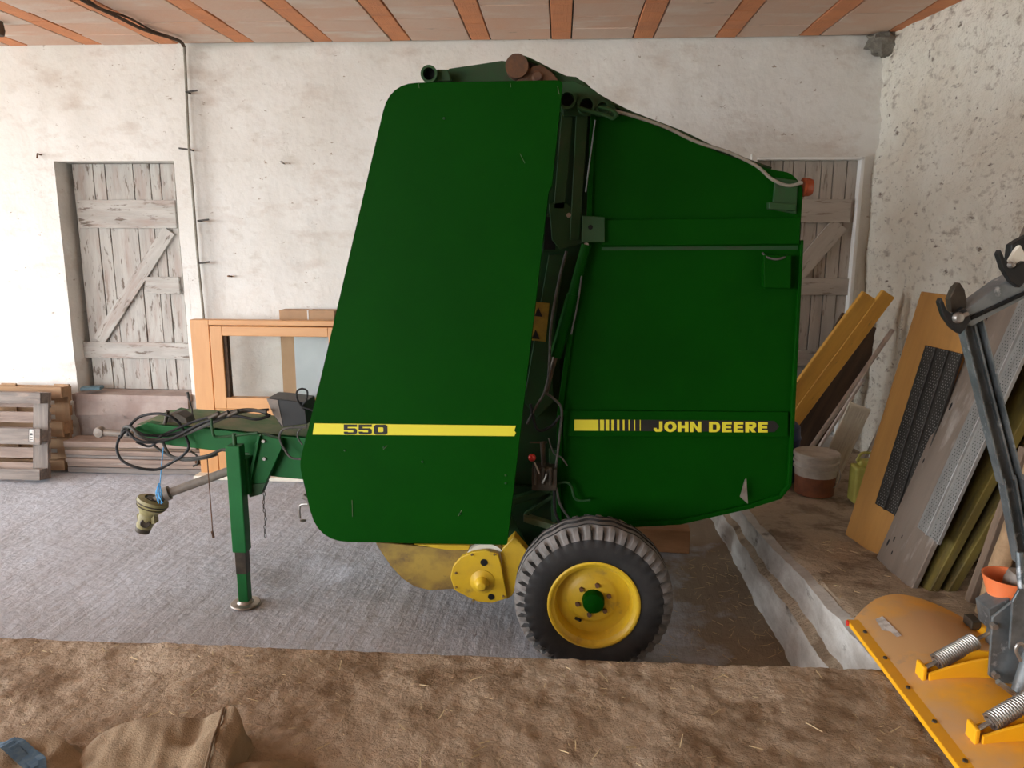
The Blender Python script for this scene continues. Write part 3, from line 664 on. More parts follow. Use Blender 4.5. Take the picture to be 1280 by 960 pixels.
# --- pickup
m = MB()
arc = PP([(470, 679), (478, 692), (489, 708), (503, 723), (518, 733), (538, 738), (566, 736), (590, 730)], 3.80)
tp_ = [p+Vector((0, 0, 0)) for p in PP([(600, 690), (470, 678)], 3.80)]
m.prism(arc+tp_, (0, .012, 0)); gd = part(m, 'pickup_side_plate', 'yellow_dirty', bevel=.002)
m = MB(); rows = [[p, p+Vector((0, 1.6, 0))] for p in arc]; m.grid(rows); rows = [[p+Vector((.01, 0, .01)), p+Vector((.01, 1.6, .01))] for p in arc]; m.grid(rows)
part(m, 'pickup_guard', 'yellow_dirty', smooth=True, recalc=False)
strip('pickup_flange', [(518, 679), (588, 680), (586, 686), (560, 686)], 'yellow', .02, 3.79)
m = MB(); c = P(610, 712, 3.82); m.lathe(c, (0, 1, 0), [(0, 0), (.15, 0), (.15, 1.55), (0, 1.55)], 24)
drum = part(m, 'pickup_drum', 'yellow_dirty', smooth=True)
m = MB()
for i in range(16):
    for k in range(4):
        a = k*math.pi/2+i*.3; d = Vector((math.cos(a), 0, math.sin(a))); o_ = c+Vector((0, .08+i*.095, 0)); m.tube([o_+d*.14, o_+d*.22], .003, 4)
t_ = part(m, 'pickup_tines', 'darkmetal', drum); t_['kind'] = 'stuff'
m = MB(); pts = [(563, 722), (566, 708), (577, 696), (592, 690), (607, 688), (622, 692), (626, 705), (634, 748), (615, 754), (596, 752), (580, 744), (568, 738)]
m.prism(rounded(PP(pts, 3.74), .01, 2), (0, .03, 0)); pe = part(m, 'pickup_end_cap', 'yellow', bevel=.004)
m = MB(); c = P(603, 727, 3.74); m.lathe(c, (0, -1, 0), [(0, .065), (.020, .062), (.034, .045), (.038, .02), (.048, .012), (.066, .004), (.066, 0)], 24); part(m, 'cam_boss', 'yellow', pe, smooth=True)
for x_, y_, r_ in ((605, 703, .020), (614, 746, .018)): m = MB(); m.lathe(P(x_, y_, 3.7385), (0, -1, 0), [(0, .001), (r_, .001)], 12); part(m, 'slot_hole', 'hole', pe, recalc=False)
for x_, y_ in ((570, 716), (570, 734), (590, 693), (592, 750), (618, 693), (629, 745)): m = MB(); m.lathe(P(x_, y_, 3.74), (0, -1, 0), [(0, .008), (.006, .008), (.007, 0)], 8); part(m, 'cap_bolt', 'yellow_dirty', pe)
m = MB(); c = P(608, 706, 3.78); m.lathe(c, (0, 1, 0), [(0, 0), (.12, 0), (.12, .05), (0, .05)], 24); part(m, 'pickup_hub', 'whiteish', smooth=True)
m = MB(); m.prism(PP([(624, 690), (643, 670), (662, 692), (655, 715), (640, 745), (632, 750)], 3.78), (0, .08, 0)); part(m, 'pickup_arm', 'yellow', bevel=.006)
strip('lower_side_plate', [(600, 640), (640, 640), (668, 700), (655, 712), (610, 690)], 'green_dark', .03, 3.95)
# --- wheels
TR = .405
def wheel(cx, yo, sgn):
    """yo = outer face Y, sgn +1 when the outer face looks to the camera (-Y)"""
    c = Vector((cx, yo, TR-.005)); wd_ = .27; N = 200
    prof = [(.205, .035), (.225, .014), (.262, .002), (.300, .0), (.334, .004), (.350, .006), (.368, .012), (.385, .022), (.396, .036),
            (.402, .062), (.403, .070), (.380, .074), (.380, .084), (.403, .088), (.405, .112), (.405, .118), (.381, .122), (.381, .132), (.405, .1349)]
    prof += [(r, wd_-d) for r, d in prof[::-1]]
    m = MB(); vs = []
    for k in range(N):
        a = 2*math.pi*k/N; ph = k % 5; notch = ph in (0, 1); wav = .0085*math.sin(2*math.pi*k/10)
        for i, (r, d) in enumerate(prof):
            j = min(i, len(prof)-1-i); rr = r; dd = d
            if notch and 5 <= j <= 9: rr -= (.004, .016, .024, .024, .010)[j-5]; dd += (1 if i < 19 else -1)*(.010, .012, .008, .004, 0)[j-5]
            if 10 <= j <= 18: dd += wav
            vs.append(c+Vector((rr*math.cos(a), sgn*dd, rr*math.sin(a))))
    n = len(prof); m.v = vs
    for k in range(N):
        k2 = (k+1) % N
        for i in range(n-1):
            j = min(i, n-2-i); m.f.append([k*n+i, k*n+i+1, k2*n+i+1, k2*n+i]); m.m.append(0 if (j < 5 or j in (10, 11, 12, 15, 16, 17) or (k % 5 == 1 and j < 8)) else 1)
    ty = part(m, 'tyre', ['rubber', 'tread'], smooth=True)
    m = MB(); ax = (0, sgn, 0)
    m.lathe(c, ax, [(.205, .05), (.232, .012), (.234, .004), (.226, .001), (.217, .004), (.210, .016), (.198, .022), (.190, .06), (.186, .085), (.14, .088), (.125, .080), (.112, .070), (0, .070)], 48)
    m.lathe(c, ax, [(.19, .06), (.19, .25), (.23, .262)], 32)
    rm = part(m, 'rim', 'yellow', smooth=True)
    m = MB(); m.lathe(c, ax, [(0, .012), (.030, .014), (.050, .020), (.055, .03), (.057, .075)], 24); part(m, 'hub_cap', 'green', rm, smooth=True)
    for k in range(6):
        a = 2*math.pi*k/6+.3; q_ = c+Vector((.083*math.cos(a), 0, .083*math.sin(a))); m = MB(); m.lathe(q_, ax, [(0, .055), (.012, .055), (.013, .072)], 6); part(m, 'wheel_nut', 'rust', rm)
    m = MB(); q_ = c+Vector((-.085, 0, -.115)); m.tube([q_+Vector((0, .085*sgn, 0)), q_+Vector((.02, .045*sgn, .012))], .008, 8); part(m, 'valve', 'hole', rm)
    return c
wc = wheel(P(742, 766, 3.51).x, 3.51, 1); wheel(wc.x, 5.79, -1)
m = MB(); m.tube([(wc.x, 3.6, TR), (wc.x, 5.7, TR)], .045, 16); part(m, 'axle', 'green_dark', smooth=True)
for y_ in (4.15, 5.05): m = MB(); m.prism([(wc.x-.1, y_, TR), (wc.x+.1, y_, TR), (wc.x+.02, y_, .80), (wc.x-.25, y_, .80)], (0, .06, 0)); part(m, 'axle_bracket', 'green_dark')
# --- drawbar
YT = 4.30
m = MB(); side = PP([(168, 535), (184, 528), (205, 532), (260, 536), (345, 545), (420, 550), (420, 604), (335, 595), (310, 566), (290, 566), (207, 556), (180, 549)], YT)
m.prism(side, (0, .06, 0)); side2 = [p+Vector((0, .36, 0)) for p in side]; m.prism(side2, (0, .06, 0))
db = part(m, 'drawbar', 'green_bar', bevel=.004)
m = MB(); A = PP([(170, 532), (205, 531), (262, 535), (348, 544), (420, 549)], YT)
m.grid([[p+Vector((0, y_, .004)) for y_ in (0, .42)] for p in A]); m.grid([[p+Vector((0, y_, -.01)) for y_ in (0, .42)] for p in A]); part(m, 'drawbar_top', 'green_dust', recalc=False)
m = MB(); m.prism(PP([(300, 566), (430, 575), (430, 600), (335, 594)], YT+.42), (0, .3, 0)); part(m, 'drawbar_cross_frame', 'green_dark')
m = MB(); c0 = P(127, 540, YT+.2); c1 = P(165, 543, YT+.2)
m.tube([c0, c1], .022, 12); m.lathe(c0+Vector((-.01, -.03, 0)), (0, 1, 0), [(0, 0), (.030, .004), (.036, .02), (.036, .04), (.030, .056), (0, .06)], 20); part(m, 'hitch_eye', 'shaft', smooth=True)
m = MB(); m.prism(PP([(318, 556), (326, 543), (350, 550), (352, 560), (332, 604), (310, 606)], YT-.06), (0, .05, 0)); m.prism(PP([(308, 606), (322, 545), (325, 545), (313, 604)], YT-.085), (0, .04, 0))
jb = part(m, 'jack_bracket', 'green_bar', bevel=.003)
for x_, y_ in ((330, 551), (331, 573)): m = MB(); m.lathe(P(x_, y_, YT-.06), (0, -1, 0), [(0, .014), (.011, .014), (.012, 0)], 6); part(m, 'bracket_bolt', 'steel', jb)
m = MB(); m.prism(PP([(308, 606), (332, 604), (326, 618), (312, 622)], YT-.07), (0, .06, 0)); part(m, 'jack_bracket', 'green_dull')
# jack
fz = PZ(307, 755, 0); jx = fz.x; jy = fz.y
def zat(py): return P(300, py, jy).z
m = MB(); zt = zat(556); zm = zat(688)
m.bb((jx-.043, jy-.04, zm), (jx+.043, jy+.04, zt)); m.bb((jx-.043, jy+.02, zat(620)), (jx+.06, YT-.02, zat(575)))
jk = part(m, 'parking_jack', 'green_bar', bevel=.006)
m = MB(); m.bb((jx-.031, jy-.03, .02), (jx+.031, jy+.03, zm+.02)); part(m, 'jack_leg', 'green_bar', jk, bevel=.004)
m = MB(); m.bb((jx-.0318, jy-.0308, zm-.14), (jx+.0318, jy+.0308, zm)); part(m, 'worn_band', 'darkmetal', jk)
m = MB(); m.lathe((jx, jy, 0), (0, 0, 1), [(0, 0), (.085, .0), (.09, .006), (.085, .012), (.05, .016), (.04, .03), (0, .03)], 24); part(m, 'jack_foot', 'steel', jk, smooth=True)
m = MB(); m.tube([(jx, jy, zt-.01), (jx, jy, zat(542))], .013, 10); m.tube(smooth_path([P(322, 541, jy), P(290, 545, jy), P(270, 546, jy-.01), P(266, 540, jy-.02), P(264, 523, jy-.02)], 4), .008, 8); part(m, 'jack_crank', 'green_dull', jk, smooth=True)
# control box on drawbar
m = MB(); A = PP([(333, 498), (348, 499), (380, 503), (384, 530), (352, 534), (341, 518)], YT-.02); m.prism(A, (0, .20, 0)); cb = part(m, 'control_box', 'black', bevel=.004)
m = MB(); m.prism(PP([(333, 498), (347, 500), (354, 534), (341, 517)], YT-.024), (0, .003, 0)); part(m, 'control_box_cover', 'shaft', cb)
m = MB(); m.tube(smooth_path(PP([(380, 512), (372, 500), (371, 490), (377, 486), (384, 489), (383, 500), (378, 508), (388, 512), (396, 516)], YT-.03)), .006); part(m, 'control_cable', 'hose', smooth=True)
m = MB(); m.tube(smooth_path(PP([(384, 534), (360, 535), (351, 540), (350, 550), (356, 562), (364, 572), (378, 574)], YT-.09)), .007); m.tube(smooth_path(PP([(384, 531), (374, 538), (372, 546), (378, 556)], YT-.09)), .005); part(m, 'control_cable', 'hose_grey', smooth=True)
# hoses
HS = [([(150, 545), (146, 560), (152, 575), (170, 584), (195, 587), (215, 578), (230, 568), (236, 558), (232, 545), (225, 530), (212, 520), (195, 517), (175, 521), (162, 533), (160, 545)], .0085, 4.25, 'hose'),
      ([(152, 543), (156, 534), (165, 535), (176, 546), (195, 550), (220, 547), (250, 535), (285, 520), (310, 513), (333, 515)], .010, 4.20, 'hose_grey'),
      ([(155, 541), (162, 533), (172, 540), (184, 544), (210, 544), (240, 535), (280, 517), (315, 512), (338, 520)], .009, 4.27, 'hose'),
      ([(150, 548), (158, 538), (168, 548), (185, 553), (215, 548), (255, 528), (290, 520), (320, 524), (336, 520)], .009, 4.17, 'hose'),
      ([(170, 552), (185, 558), (194, 554), (200, 546), (212, 540), (240, 528), (268, 520), (300, 515), (336, 512)], .008, 4.24, 'hose'),
      ([(203, 552), (214, 570), (236, 573), (258, 570), (275, 563), (283, 562)], .009, 4.25, 'hose_grey'),
      ([(192, 556), (205, 566), (228, 575), (255, 573), (272, 568)], .008, 4.28, 'hose_grey'),
      ([(238, 564), (246, 570), (247, 579), (241, 583)], .006, 4.25, 'cable_dark')]
for pts_, r_, Y_, mt in HS:
    m = MB(); m.tube(smooth_path([P(x_, y_, Y_+.02*math.sin(i*1.7)) for i, (x_, y_) in enumerate(pts_)]), r_); part(m, 'hydraulic_hose', mt, smooth=True)
m = MB(); m.prism(PP([(203, 538), (208, 518), (222, 516), (232, 522), (236, 532), (220, 538)], YT+.05), (0, .10, 0)); m.tube(PP([(204, 540), (210, 513)], YT+.02), .012, 8); part(m, 'hose_clamp', 'darkmetal', bevel=.006)
m = MB(); m.tube(PP([(242, 540), (240, 512), (235, 494)], YT+.25), .005); m.tube(PP([(236, 498), (234, 490)], YT+.25), .009); part(m, 'selector_lever', 'cable_dark', smooth=True)
for i in range(3):
    m = MB(); m.tube(PP([(262+i*12, 523-i*1.5), (274+i*12, 517-i*1.5)], 4.16), .016, 10); part(m, 'hose_coupling', 'darkmetal', smooth=True)
# drive shaft
m = MB(); s0 = P(206, 618, 4.35); s1 = P(400, 547, 4.62); m.tube([s0, s1], .028, 14); m.tube([s0, s0+(s1-s0)*.03], .045, 14); sh_ = part(m, 'drive_shaft', 'shaft', smooth=True)
c = P(190, 630, 4.35); ax = Vector((-.35, -.12, -.93)).normalized()
m = MB(); m.lathe(c-ax*.04, ax, [(.055, 0), (.092, .01), (.096, .03), (.085, .05), (.088, .055), (.080, .07), (.062, .085), (.055, .11)], 28); part(m, 'joint_guard', 'olive', sh_, smooth=True)
m = MB(); m.tube([c-ax*.04, c+ax*.06], .045, 14); m.tube([c+Vector((-.04, -.06, .0)), c+Vector((.04, .06, .02))], .02, 8); m.tube([s0, c], .03, 10); part(m, 'universal_joint', 'darkmetal', sh_, smooth=True)
m = MB(); e = c+ax*.07; m.lathe(e, ax, [(.050, 0), (.056, .02), (.048, .05), (.050, .07), (.044, .10), (.040, .11), (.026, .112), (.026, .06)], 20); m.box(e+Vector((-.045, -.01, -.02)), (.02, .05, .06)); m.box(e+Vector((.045, -.01, -.02)), (.02, .05, .06)); part(m, 'splined_yoke', 'olive', sh_, smooth=True, label='olive yoke hanging from the shaft end')
m = MB(); qv = e+ax*.045; tw = (CAM-qv); tw = (tw-ax*tw.dot(ax)).normalized(); m.lathe(qv+tw*.035, tw, [(0, .016), (.016, .016), (.026, .018), (.030, .014), (.032, 0)], 16); part(m, 'yoke_eye', 'darkmetal', sh_, smooth=True)
m = MB(); m.lathe(e+ax*.09, ax, [(.046, 0), (.047, .008), (.043, .03), (.03, .031)], 20); part(m, 'yoke_sleeve', 'darkmetal', sh_, smooth=True)
m = MB(); m.lathe(c-ax*.04, ax, [(.0965, .028), (.098, .032), (.0965, .036)], 28); m.lathe(c-ax*.04, ax, [(.0885, .052), (.090, .055), (.0885, .058)], 28); part(m, 'guard_seam', 'darkmetal', sh_, smooth=True)
m = MB(); m.tube(PP([(205, 553), (202, 580), (200, 606)], 4.28), .003)
for i in range(7): m.tube(smooth_path(PP([(199+random.uniform(-1, 1), 604), (197+random.uniform(-3, 5), 615), (201+random.uniform(-4, 3), 626+random.uniform(-3, 5))], 4.25+random.uniform(-.02, .02)), 3), .003, 5)
part(m, 'blue_twine', 'blue_twine')
m = MB(); m.tube(smooth_path(PP([(259, 572), (261, 600), (264, 640), (266, 668)], 4.32)), .0035); m.tube(PP([(265, 664), (267, 672)], 4.32), .008); part(m, 'hanging_cord', 'rust')
m = MB()
for i in range(13):
    y_ = 607+i*5.2; c = P(329+math.sin(i)*.8+i*.25, y_, YT-.05); a = i*math.pi/2
    R = Matrix.Rotation(a, 3, 'Z'); pts_ = [c+R @ Vector((.007*math.cos(t), 0, .014*math.sin(t))) for t in [2*math.pi*k/8 for k in range(9)]]; m.tube(pts_, .0024, 5, cap=False)
part(m, 'safety_chain', 'cable_dark')
# knife clamp seen below the shield edge
m = MB(); m.tube(smooth_path(PP([(375, 648), (375, 632), (385, 630), (396, 632)], 4.3), 3), .007); m.lathe(P(379, 651, 4.3), (0, 0, 1), [(0, -.004), (.018, -.004), (.02, .004), (0, .006)], 14); m.tube(PP([(379, 620), (386, 624), (392, 640)], 4.3), .02, 8); m.tube(PP([(382, 622), (402, 612), (420, 590)], 4.3), .012, 8); part(m, 'drain_clamp', 'steel', smooth=True)
# front cross frame joining drawbar to chamber
m = MB(); m.bb((P(395, 560, YT).x, 4.1, .80), (P(470, 560, YT).x, 5.2, 1.0)); part(m, 'front_cross_frame', 'green_dark', bevel=.01)
for a_, c_ in (((-.55, YS+.08, 1.9), (-.50, 4.2, 1.95)), ((-.9, YS+.08, 1.0), (-.85, 4.3, 1.05)), ((-.5, YS+.08, .85), (-.45, 4.2, .90)), ((-.5, 5.1, 1.9), (-.45, YF-.08, 1.95))): m = MB(); m.bb(a_, c_); part(m, 'shield_stay', 'green_dark')

# ================================================================== LEFT SIDE THINGS
def pallet(xr, Yb, Yt, zb, mt, label, w=1.2, h=.80):
    """pallet standing on its long edge, underside to the camera; (xr) its right end; leans from Yb (foot) to Yt (top)"""
    root = empty('wooden_pallet', (xr-w/2, Yb, zb), label, 'pallet', None)
    uz = Vector((0, Yt-Yb, 0)); uz.z = math.sqrt(h*h-(Yt-Yb)**2); uz.normalize(); nrm = Vector((0, -uz.z, uz.y)); X = Vector((1, 0, 0)); O = Vector((xr-w, Yb, zb))
    def q(a, c, d): return O+X*a+uz*c+nrm*d
    for i, c in enumerate((.05, .40, .75)):                      # skids
        plank('skid_board', q(0, c, .155), q(w, c, .155), uz, .10 if i != 1 else .145, .022, mt, root, jag=.002, bevel=.002)
        for a in (.05, w/2, w-.05): m_ = MB(); R, L = plank_frame(q(a-.05, c, .10), q(a+.05, c, .10), uz); m_.box((0, 0, 0), (.10 if a != w/2 else .145, .10, .078)); m_.v = [R @ v for v in m_.v]; build(m_, 'block', mt, root, frame=R, bevel=.002, seg=1)
    for a in (.07, w/2, w-.07): plank('cross_board', q(a, 0, .05), q(a, h, .05), X, .145, .022, mt, root, jag=.002, bevel=.002)
    for c, ww in ((.07, .145), (.235, .10), (.40, .145), (.565, .10), (.73, .145)): plank('deck_board', q(0, c, .022), q(w, c, .022), uz, ww, .022, 'plankpink' if mt == 'pallet' else mt, root, jag=.002, bevel=.002)
    return root, q
xr1 = P(82, 550, 6.7).x; xr2 = P(96, 550, 6.85).x
pr1, q1 = pallet(xr1, 6.45, 6.59, 0, 'pallet', 'grey weathered pallet leaning on the wall, nearest and with a white label')
pr2, q2 = pallet(xr2, 6.79, 6.87, 0, 'pallet_warm', 'warmer brown pallet right behind the grey weathered pallet', h=.82)
m = MB(); m.prism([q1(1.2-.105, .35, .1665), q1(1.2-.055, .35, .1665), q1(1.2-.055, .47, .1665), q1(1.2-.105, .47, .1665)], (0, -.001, 0)); lb = build(m, 'label', 'paper', pr1, label='white label with dark frame')
m = MB()
for (a0, a1, c0_, c1_) in ((.105, .055, .35, .355), (.105, .055, .465, .47), (.105, .101, .35, .47), (.059, .055, .35, .47), (.092, .068, .37, .375), (.092, .068, .39, .395), (.092, .068, .41, .43)):
    m.prism([q1(1.2-a0, c0_, .168), q1(1.2-a1, c0_, .168), q1(1.2-a1, c1_, .168), q1(1.2-a0, c1_, .168)], (0, -.0005, 0))
build(m, 'label_print', 'black', lb)
# timber stack
zs_ = 0.0
xl, xrr = xr2+.02, P(246, 590, 6.8).x
specs = [(.055, 'plankgrey'), (.045, 'plankpink'), (.045, 'plankpink'), (.03, 'plankgrey'), (.05, 'plankpink'), (.03, 'stake'), (.06, 'plankpink')]
names_ = ['lowest dark grey board', 'second board from below', 'third board from below', 'thin grey middle board', 'third board from the top', 'thin brown board under the topmost one', 'thick pale topmost board']
for i, (t, mt) in enumerate(specs):
    o = plank('timber_board', (xl+random.uniform(0, .02), 6.72+.02*random.random(), zs_+t/2), (xrr+random.uniform(-.0, .25), 6.72+.02*random.random(), zs_+t/2), (0, 1, 0), .22+random.uniform(-.02, .02), t-.004, mt, jag=.002)
    tag(o, names_[i]+' in the low stack under the left door', 'board', 'boards stacked under the left door'); zs_ += t
# blue card on sill
m = MB(); c = P(113, 488, 6.98); R = Matrix.Rotation(.25, 3, 'Z'); m.box(c+Vector((.02, 0, .025)), (.18, .12, .03), R)
build(m, 'cover', 'bluebook', None)
bk = bpy.data.objects['cover']; bk.name = 'blue_box'; WMX['blue_box'] = bk.matrix_basis.copy(); tag(bk, 'small flat blue-grey box lying on the sill beside the pallets', 'box')
bk.modifiers.new('bevel', 'BEVEL').width = .004
# orange window frame
YW = 6.62
wf = empty('timber_window_frame', (P(320, 600, YW).x, YW, 0), 'new varnished pine window frame with two glazed sashes leaning on the wall', 'window frame')
X0 = P(245, 500, YW).x; X1 = P(455, 500, YW).x; ZT = P(300, 400, YW).z; ZB = P(300, 608, YW).z
if ZB < 0.02: ZB = .02
def wbar(nm, a, c, y0, y1, mt, par=wf):
    m = MB(); m.bb((a[0], y0, a[1]), (c[0], y1, c[1])); return build(m, nm, mt, par, bevel=.006)
def px_x(v): return P(v, 500, YW).x
def pz_(v): return P(330, v, YW).z
YB = YW+.09
wbar('frame_stile', (X0, ZB), (px_x(268), ZT), YW-.01, YB, 'pine_v'); wbar('frame_stile', (X1-.2, ZB), (X1, ZT), YW-.01, YB, 'pine_v')
wbar('frame_rail', (px_x(268), pz_(407)), (X1-.2, ZT), YW-.01, YB, 'pine'); wbar('frame_rail', (px_x(268), ZB), (X1-.2, pz_(596)), YW-.01, YB, 'pine'); wbar('frame_rail', (px_x(268), pz_(522)), (X1-.2, pz_(512)), YW, YB, 'pine')
for (ya, yb, g0, g1) in ((408, 511, 420, 497), (523, 595, 536, 590)):
    s_ = wbar('sash_stile', (px_x(270), pz_(yb)), (px_x(285), pz_(ya)), YW-.03, YW+.06, 'pine_v'); wbar('sash_stile', (X1-.30, pz_(yb)), (X1-.21, pz_(ya)), YW-.03, YW+.06, 'pine_v')
    wbar('sash_rail', (px_x(285), pz_(g0)), (X1-.30, pz_(ya)), YW-.03, YW+.06, 'pine'); wbar('sash_rail', (px_x(285), pz_(yb)), (X1-.30, pz_(g1)), YW-.03, YW+.06, 'pine')
    m = MB(); m.bb((px_x(284), YW+.02, pz_(g1)-.005), (X1-.29, YW+.026, pz_(g0)+.005)); build(m, 'pane', 'glass', wf)
    m = MB(); m.bb((px_x(285), YW-.01, pz_(g1)), (px_x(289), YW+.055, pz_(g0))); build(m, 'glazing_bead', 'brown_wood', wf)
m = MB(); m.bb((X0-.02, YW-.12, 0), (X1, YW+.10, .035)); sl = build(m, 'white_sill_strip', 'whiteish', None, bevel=.004); tag(sl, 'long white strip lying on the floor under the pine window frame', 'strip')
# tall box behind the frame
XB0 = P(352, 450, 6.8).x; XB1 = P(420, 450, 6.8).x; zb_ = P(380, 388, 6.8).z
m = MB(); m.bb((XB0, 6.80, 0), (XB1, 6.96, zb_)); cbx = build(m, 'cardboard_package', 'cardboard', bevel=.004); tag(cbx, 'tall brown cardboard package standing behind the pine window frame, tied with string', 'package')
m = MB(); xs_ = P(385, 394, 6.8).x; m.bb((xs_-.006, 6.797, 0), (xs_+.006, 6.963, zb_+.003)); build(m, 'string', 'string', cbx)
m = MB(); m.bb((XB0+.13, 6.794, 0.02), (XB1-.01, 6.798, zb_-.09)); build(m, 'painted_reflection', 'reflect_tone', cbx)  # pale sheet paints the grey-blue reflection in front of the package
# pipe on the back wall
wp = empty('wall_conduit', (-3.37, 6.95, 1.0), 'thin grey conduit running down the back wall between left door and baler', 'pipe')
m = MB(); m.tube(smooth_path([P(229, 56, 6.9), P(231, 70, 6.94), P(236, 180, 6.93), P(240, 230, 6.93), P(247, 320, 6.93), P(253, 380, 6.93), P(256, 415, 6.93), (-3.36, 6.93, 1.0)]), .012); build(m, 'tube', 'cable', wp, smooth=True)
for (x_, y_) in ((233, 115), (237, 187), (248, 276), (249, 329)):
    m = MB(); p_ = P(x_, y_, 6.93); m.tube([p_+Vector((0, -.01, 0)), p_+Vector((0, .1, 0))], .008, 6); m.tube([p_, p_+Vector((.10, -.0, .012))] if y_ != 187 else [p_, p_+Vector((-.10, .0, .012))], .008, 6); build(m, 'clip', 'cable_dark', wp)
# second cable: on ceiling
m = MB(); m.tube(smooth_path([P(229, 57, 6.92), PZ(222, 50, 3.89), PZ(180, 37, 3.87), PZ(145, 20, 3.87), PZ(110, 4, 3.87), PZ(95, -6, 3.87)]), .014)
m.tube(smooth_path([P(231, 58, 6.94), PZ(218, 48, 3.88), PZ(190, 38, 3.9), PZ(160, 22, 3.9), PZ(125, 10, 3.9), PZ(100, -8, 3.9)]), .009)
tag(build(m, 'ceiling_cable', 'brown_wood', smooth=True), 'pair of dark cables hanging along the ceiling to the top of the conduit', 'cable')
m = MB(); c = PZ(0, 36, 3.86); m.lathe(c+Vector((-.03, 0, -.05)), (0, 0, 1), [(0, 0), (.05, 0), (.06, .04), (.05, .12), (0, .12)], 14); tag(build(m, 'ceiling_lamp_holder', 'brown_wood', smooth=True), 'dark brown lamp holder under the ceiling at the left picture edge', 'lamp holder')
# nails and hooks
for (x_, y_, nm, lb) in ((55, 195, 'wall_hook', 'small bent iron hook in the wall left of the left door'), (355, 205, 'wall_nail', 'short nail in the wall between conduit and baler'), (290, 346, 'wall_nail', 'short rusty nail in the wall above the pine window frame')):
    m = MB(); p_ = P(x_, y_, 7.04); m.tube([p_+Vector((0, .05, 0)), p_+Vector((0, -.09, .01)), p_+Vector((.0, -.10, -.03)) if nm == 'wall_hook' else p_+Vector((.02, -.1, .012))], .008, 6); tag(build(m, nm, 'rust' if x_ != 355 else 'steel'), lb, 'hook' if 'hook' in nm else 'nail')
# cobweb lump in corner
m = MB(); c = Vector((2.70, 6.95, CZ-.09)); rows = []
for i in range(13):
    t = math.pi*i/12; row = []
    for k in range(17):
        a = 2*math.pi*k/16; r_ = .11*(1+.35*fbm(math.cos(a)*math.sin(t), math.sin(a)*math.sin(t), math.cos(t), 2.5)); row.append(c+Vector((r_*1.3*math.sin(t)*math.cos(a)*1.0, .8*r_*math.sin(t)*math.sin(a), r_*math.cos(t))))
    rows.append(row)
m.grid(rows); tag(build(m, 'cobweb_clump', 'cobweb', smooth=True), 'grey clump of dusty cobweb in the top right corner under the ceiling', 'cobweb')
# timber behind the wheel
z0 = PZ(820, 688, 0); bm_ = plank('timber_beam', (P(770, 670, z0.y).x, z0.y+.06, .085), (P(862, 670, z0.y).x, z0.y+.02, .085), (0, 0, 1), .17, .14, 'beam', jag=.002, bevel=.005); tag(bm_, 'short orange-brown timber beam lying on the floor behind the wheel', 'beam')

# ================================================================== RIGHT SIDE THINGS
def leaning(name, bf, tf, bn, thick, mt, label, cat, parent=None, group=None):
    """board: bf/tf = bottom and top of the far edge, bn = bottom of the near edge"""
    bf, tf, bn = Vector(bf), Vector(tf), Vector(bn)
    w = bn-bf; x = (tf-bf).normalized(); w_ = w-x*w.dot(x); mid = w_/2
    nz_ = x.cross(w_.normalized())
    if nz_.x < 0: nz_ = -nz_
    o = plank(name, bf+mid+nz_*thick/2, tf+mid+nz_*thick/2, w_, w_.length, thick, mt, parent, jag=.001, bevel=.004)
    if label: tag(o, label, cat, group)
    return o, nz_, x, w_
# two yellow boards by the back wall
hb = .30
for (bx_, by_, tx_, ty_, Yf, wd_, lab_) in ((930, 580, 1086, 369, 6.30, .125, 'bright yellow shuttering board, front one of the pair leaning by the right-hand door'),
                                     (950, 582, 1110, 367, 6.42, .115, 'orange-yellow shuttering board, back one of the pair leaning by the right-hand door')):
    a = P(bx_, by_, Yf); t_ = P(tx_, ty_, Yf); d = t_-a; a = t_-d*((t_.z-hb-.02)/d.z)
    wdir = Vector((d.z, 0, -d.x)).normalized()
    o = plank('shuttering_board', a, t_, wdir, wd_, .05, 'form_yellow', jag=.0015, bevel=.005); tag(o, lab_, 'board')
# brown board, its dark tone painting in the shadow behind the rods
a = P(1000, 582, 6.75); t_ = P(1117, 400, 6.75); o = plank('shade_panel', Vector((2.16, 6.80, hb+.03)), Vector((2.68, 6.80, 1.50)), (1, 0, -.3), .42, .03, 'brown_wood'); tag(o, 'brown panel painted dark for the shadow behind the pale rods near the back corner', 'panel')
for (p0, p1, r_, lb) in (((1008, 568), (1116, 412), .020, 'thicker pale rod leaning beside the yellow boards'), ((1022, 562), (1079, 474), .015, 'thinner shorter pale rod leaning right of the thick rod')):
    Y_ = 6.35 if r_ > .018 else 6.25; t_ = P(*p1, Y_); a = P(*p0, Y_); d = t_-a; a = t_-d*((t_.z-hb-.02)/d.z); m = MB(); m.tube([a, t_], r_, 10); tag(build(m, 'pale_rod', 'rod', smooth=True), lb, 'rod')
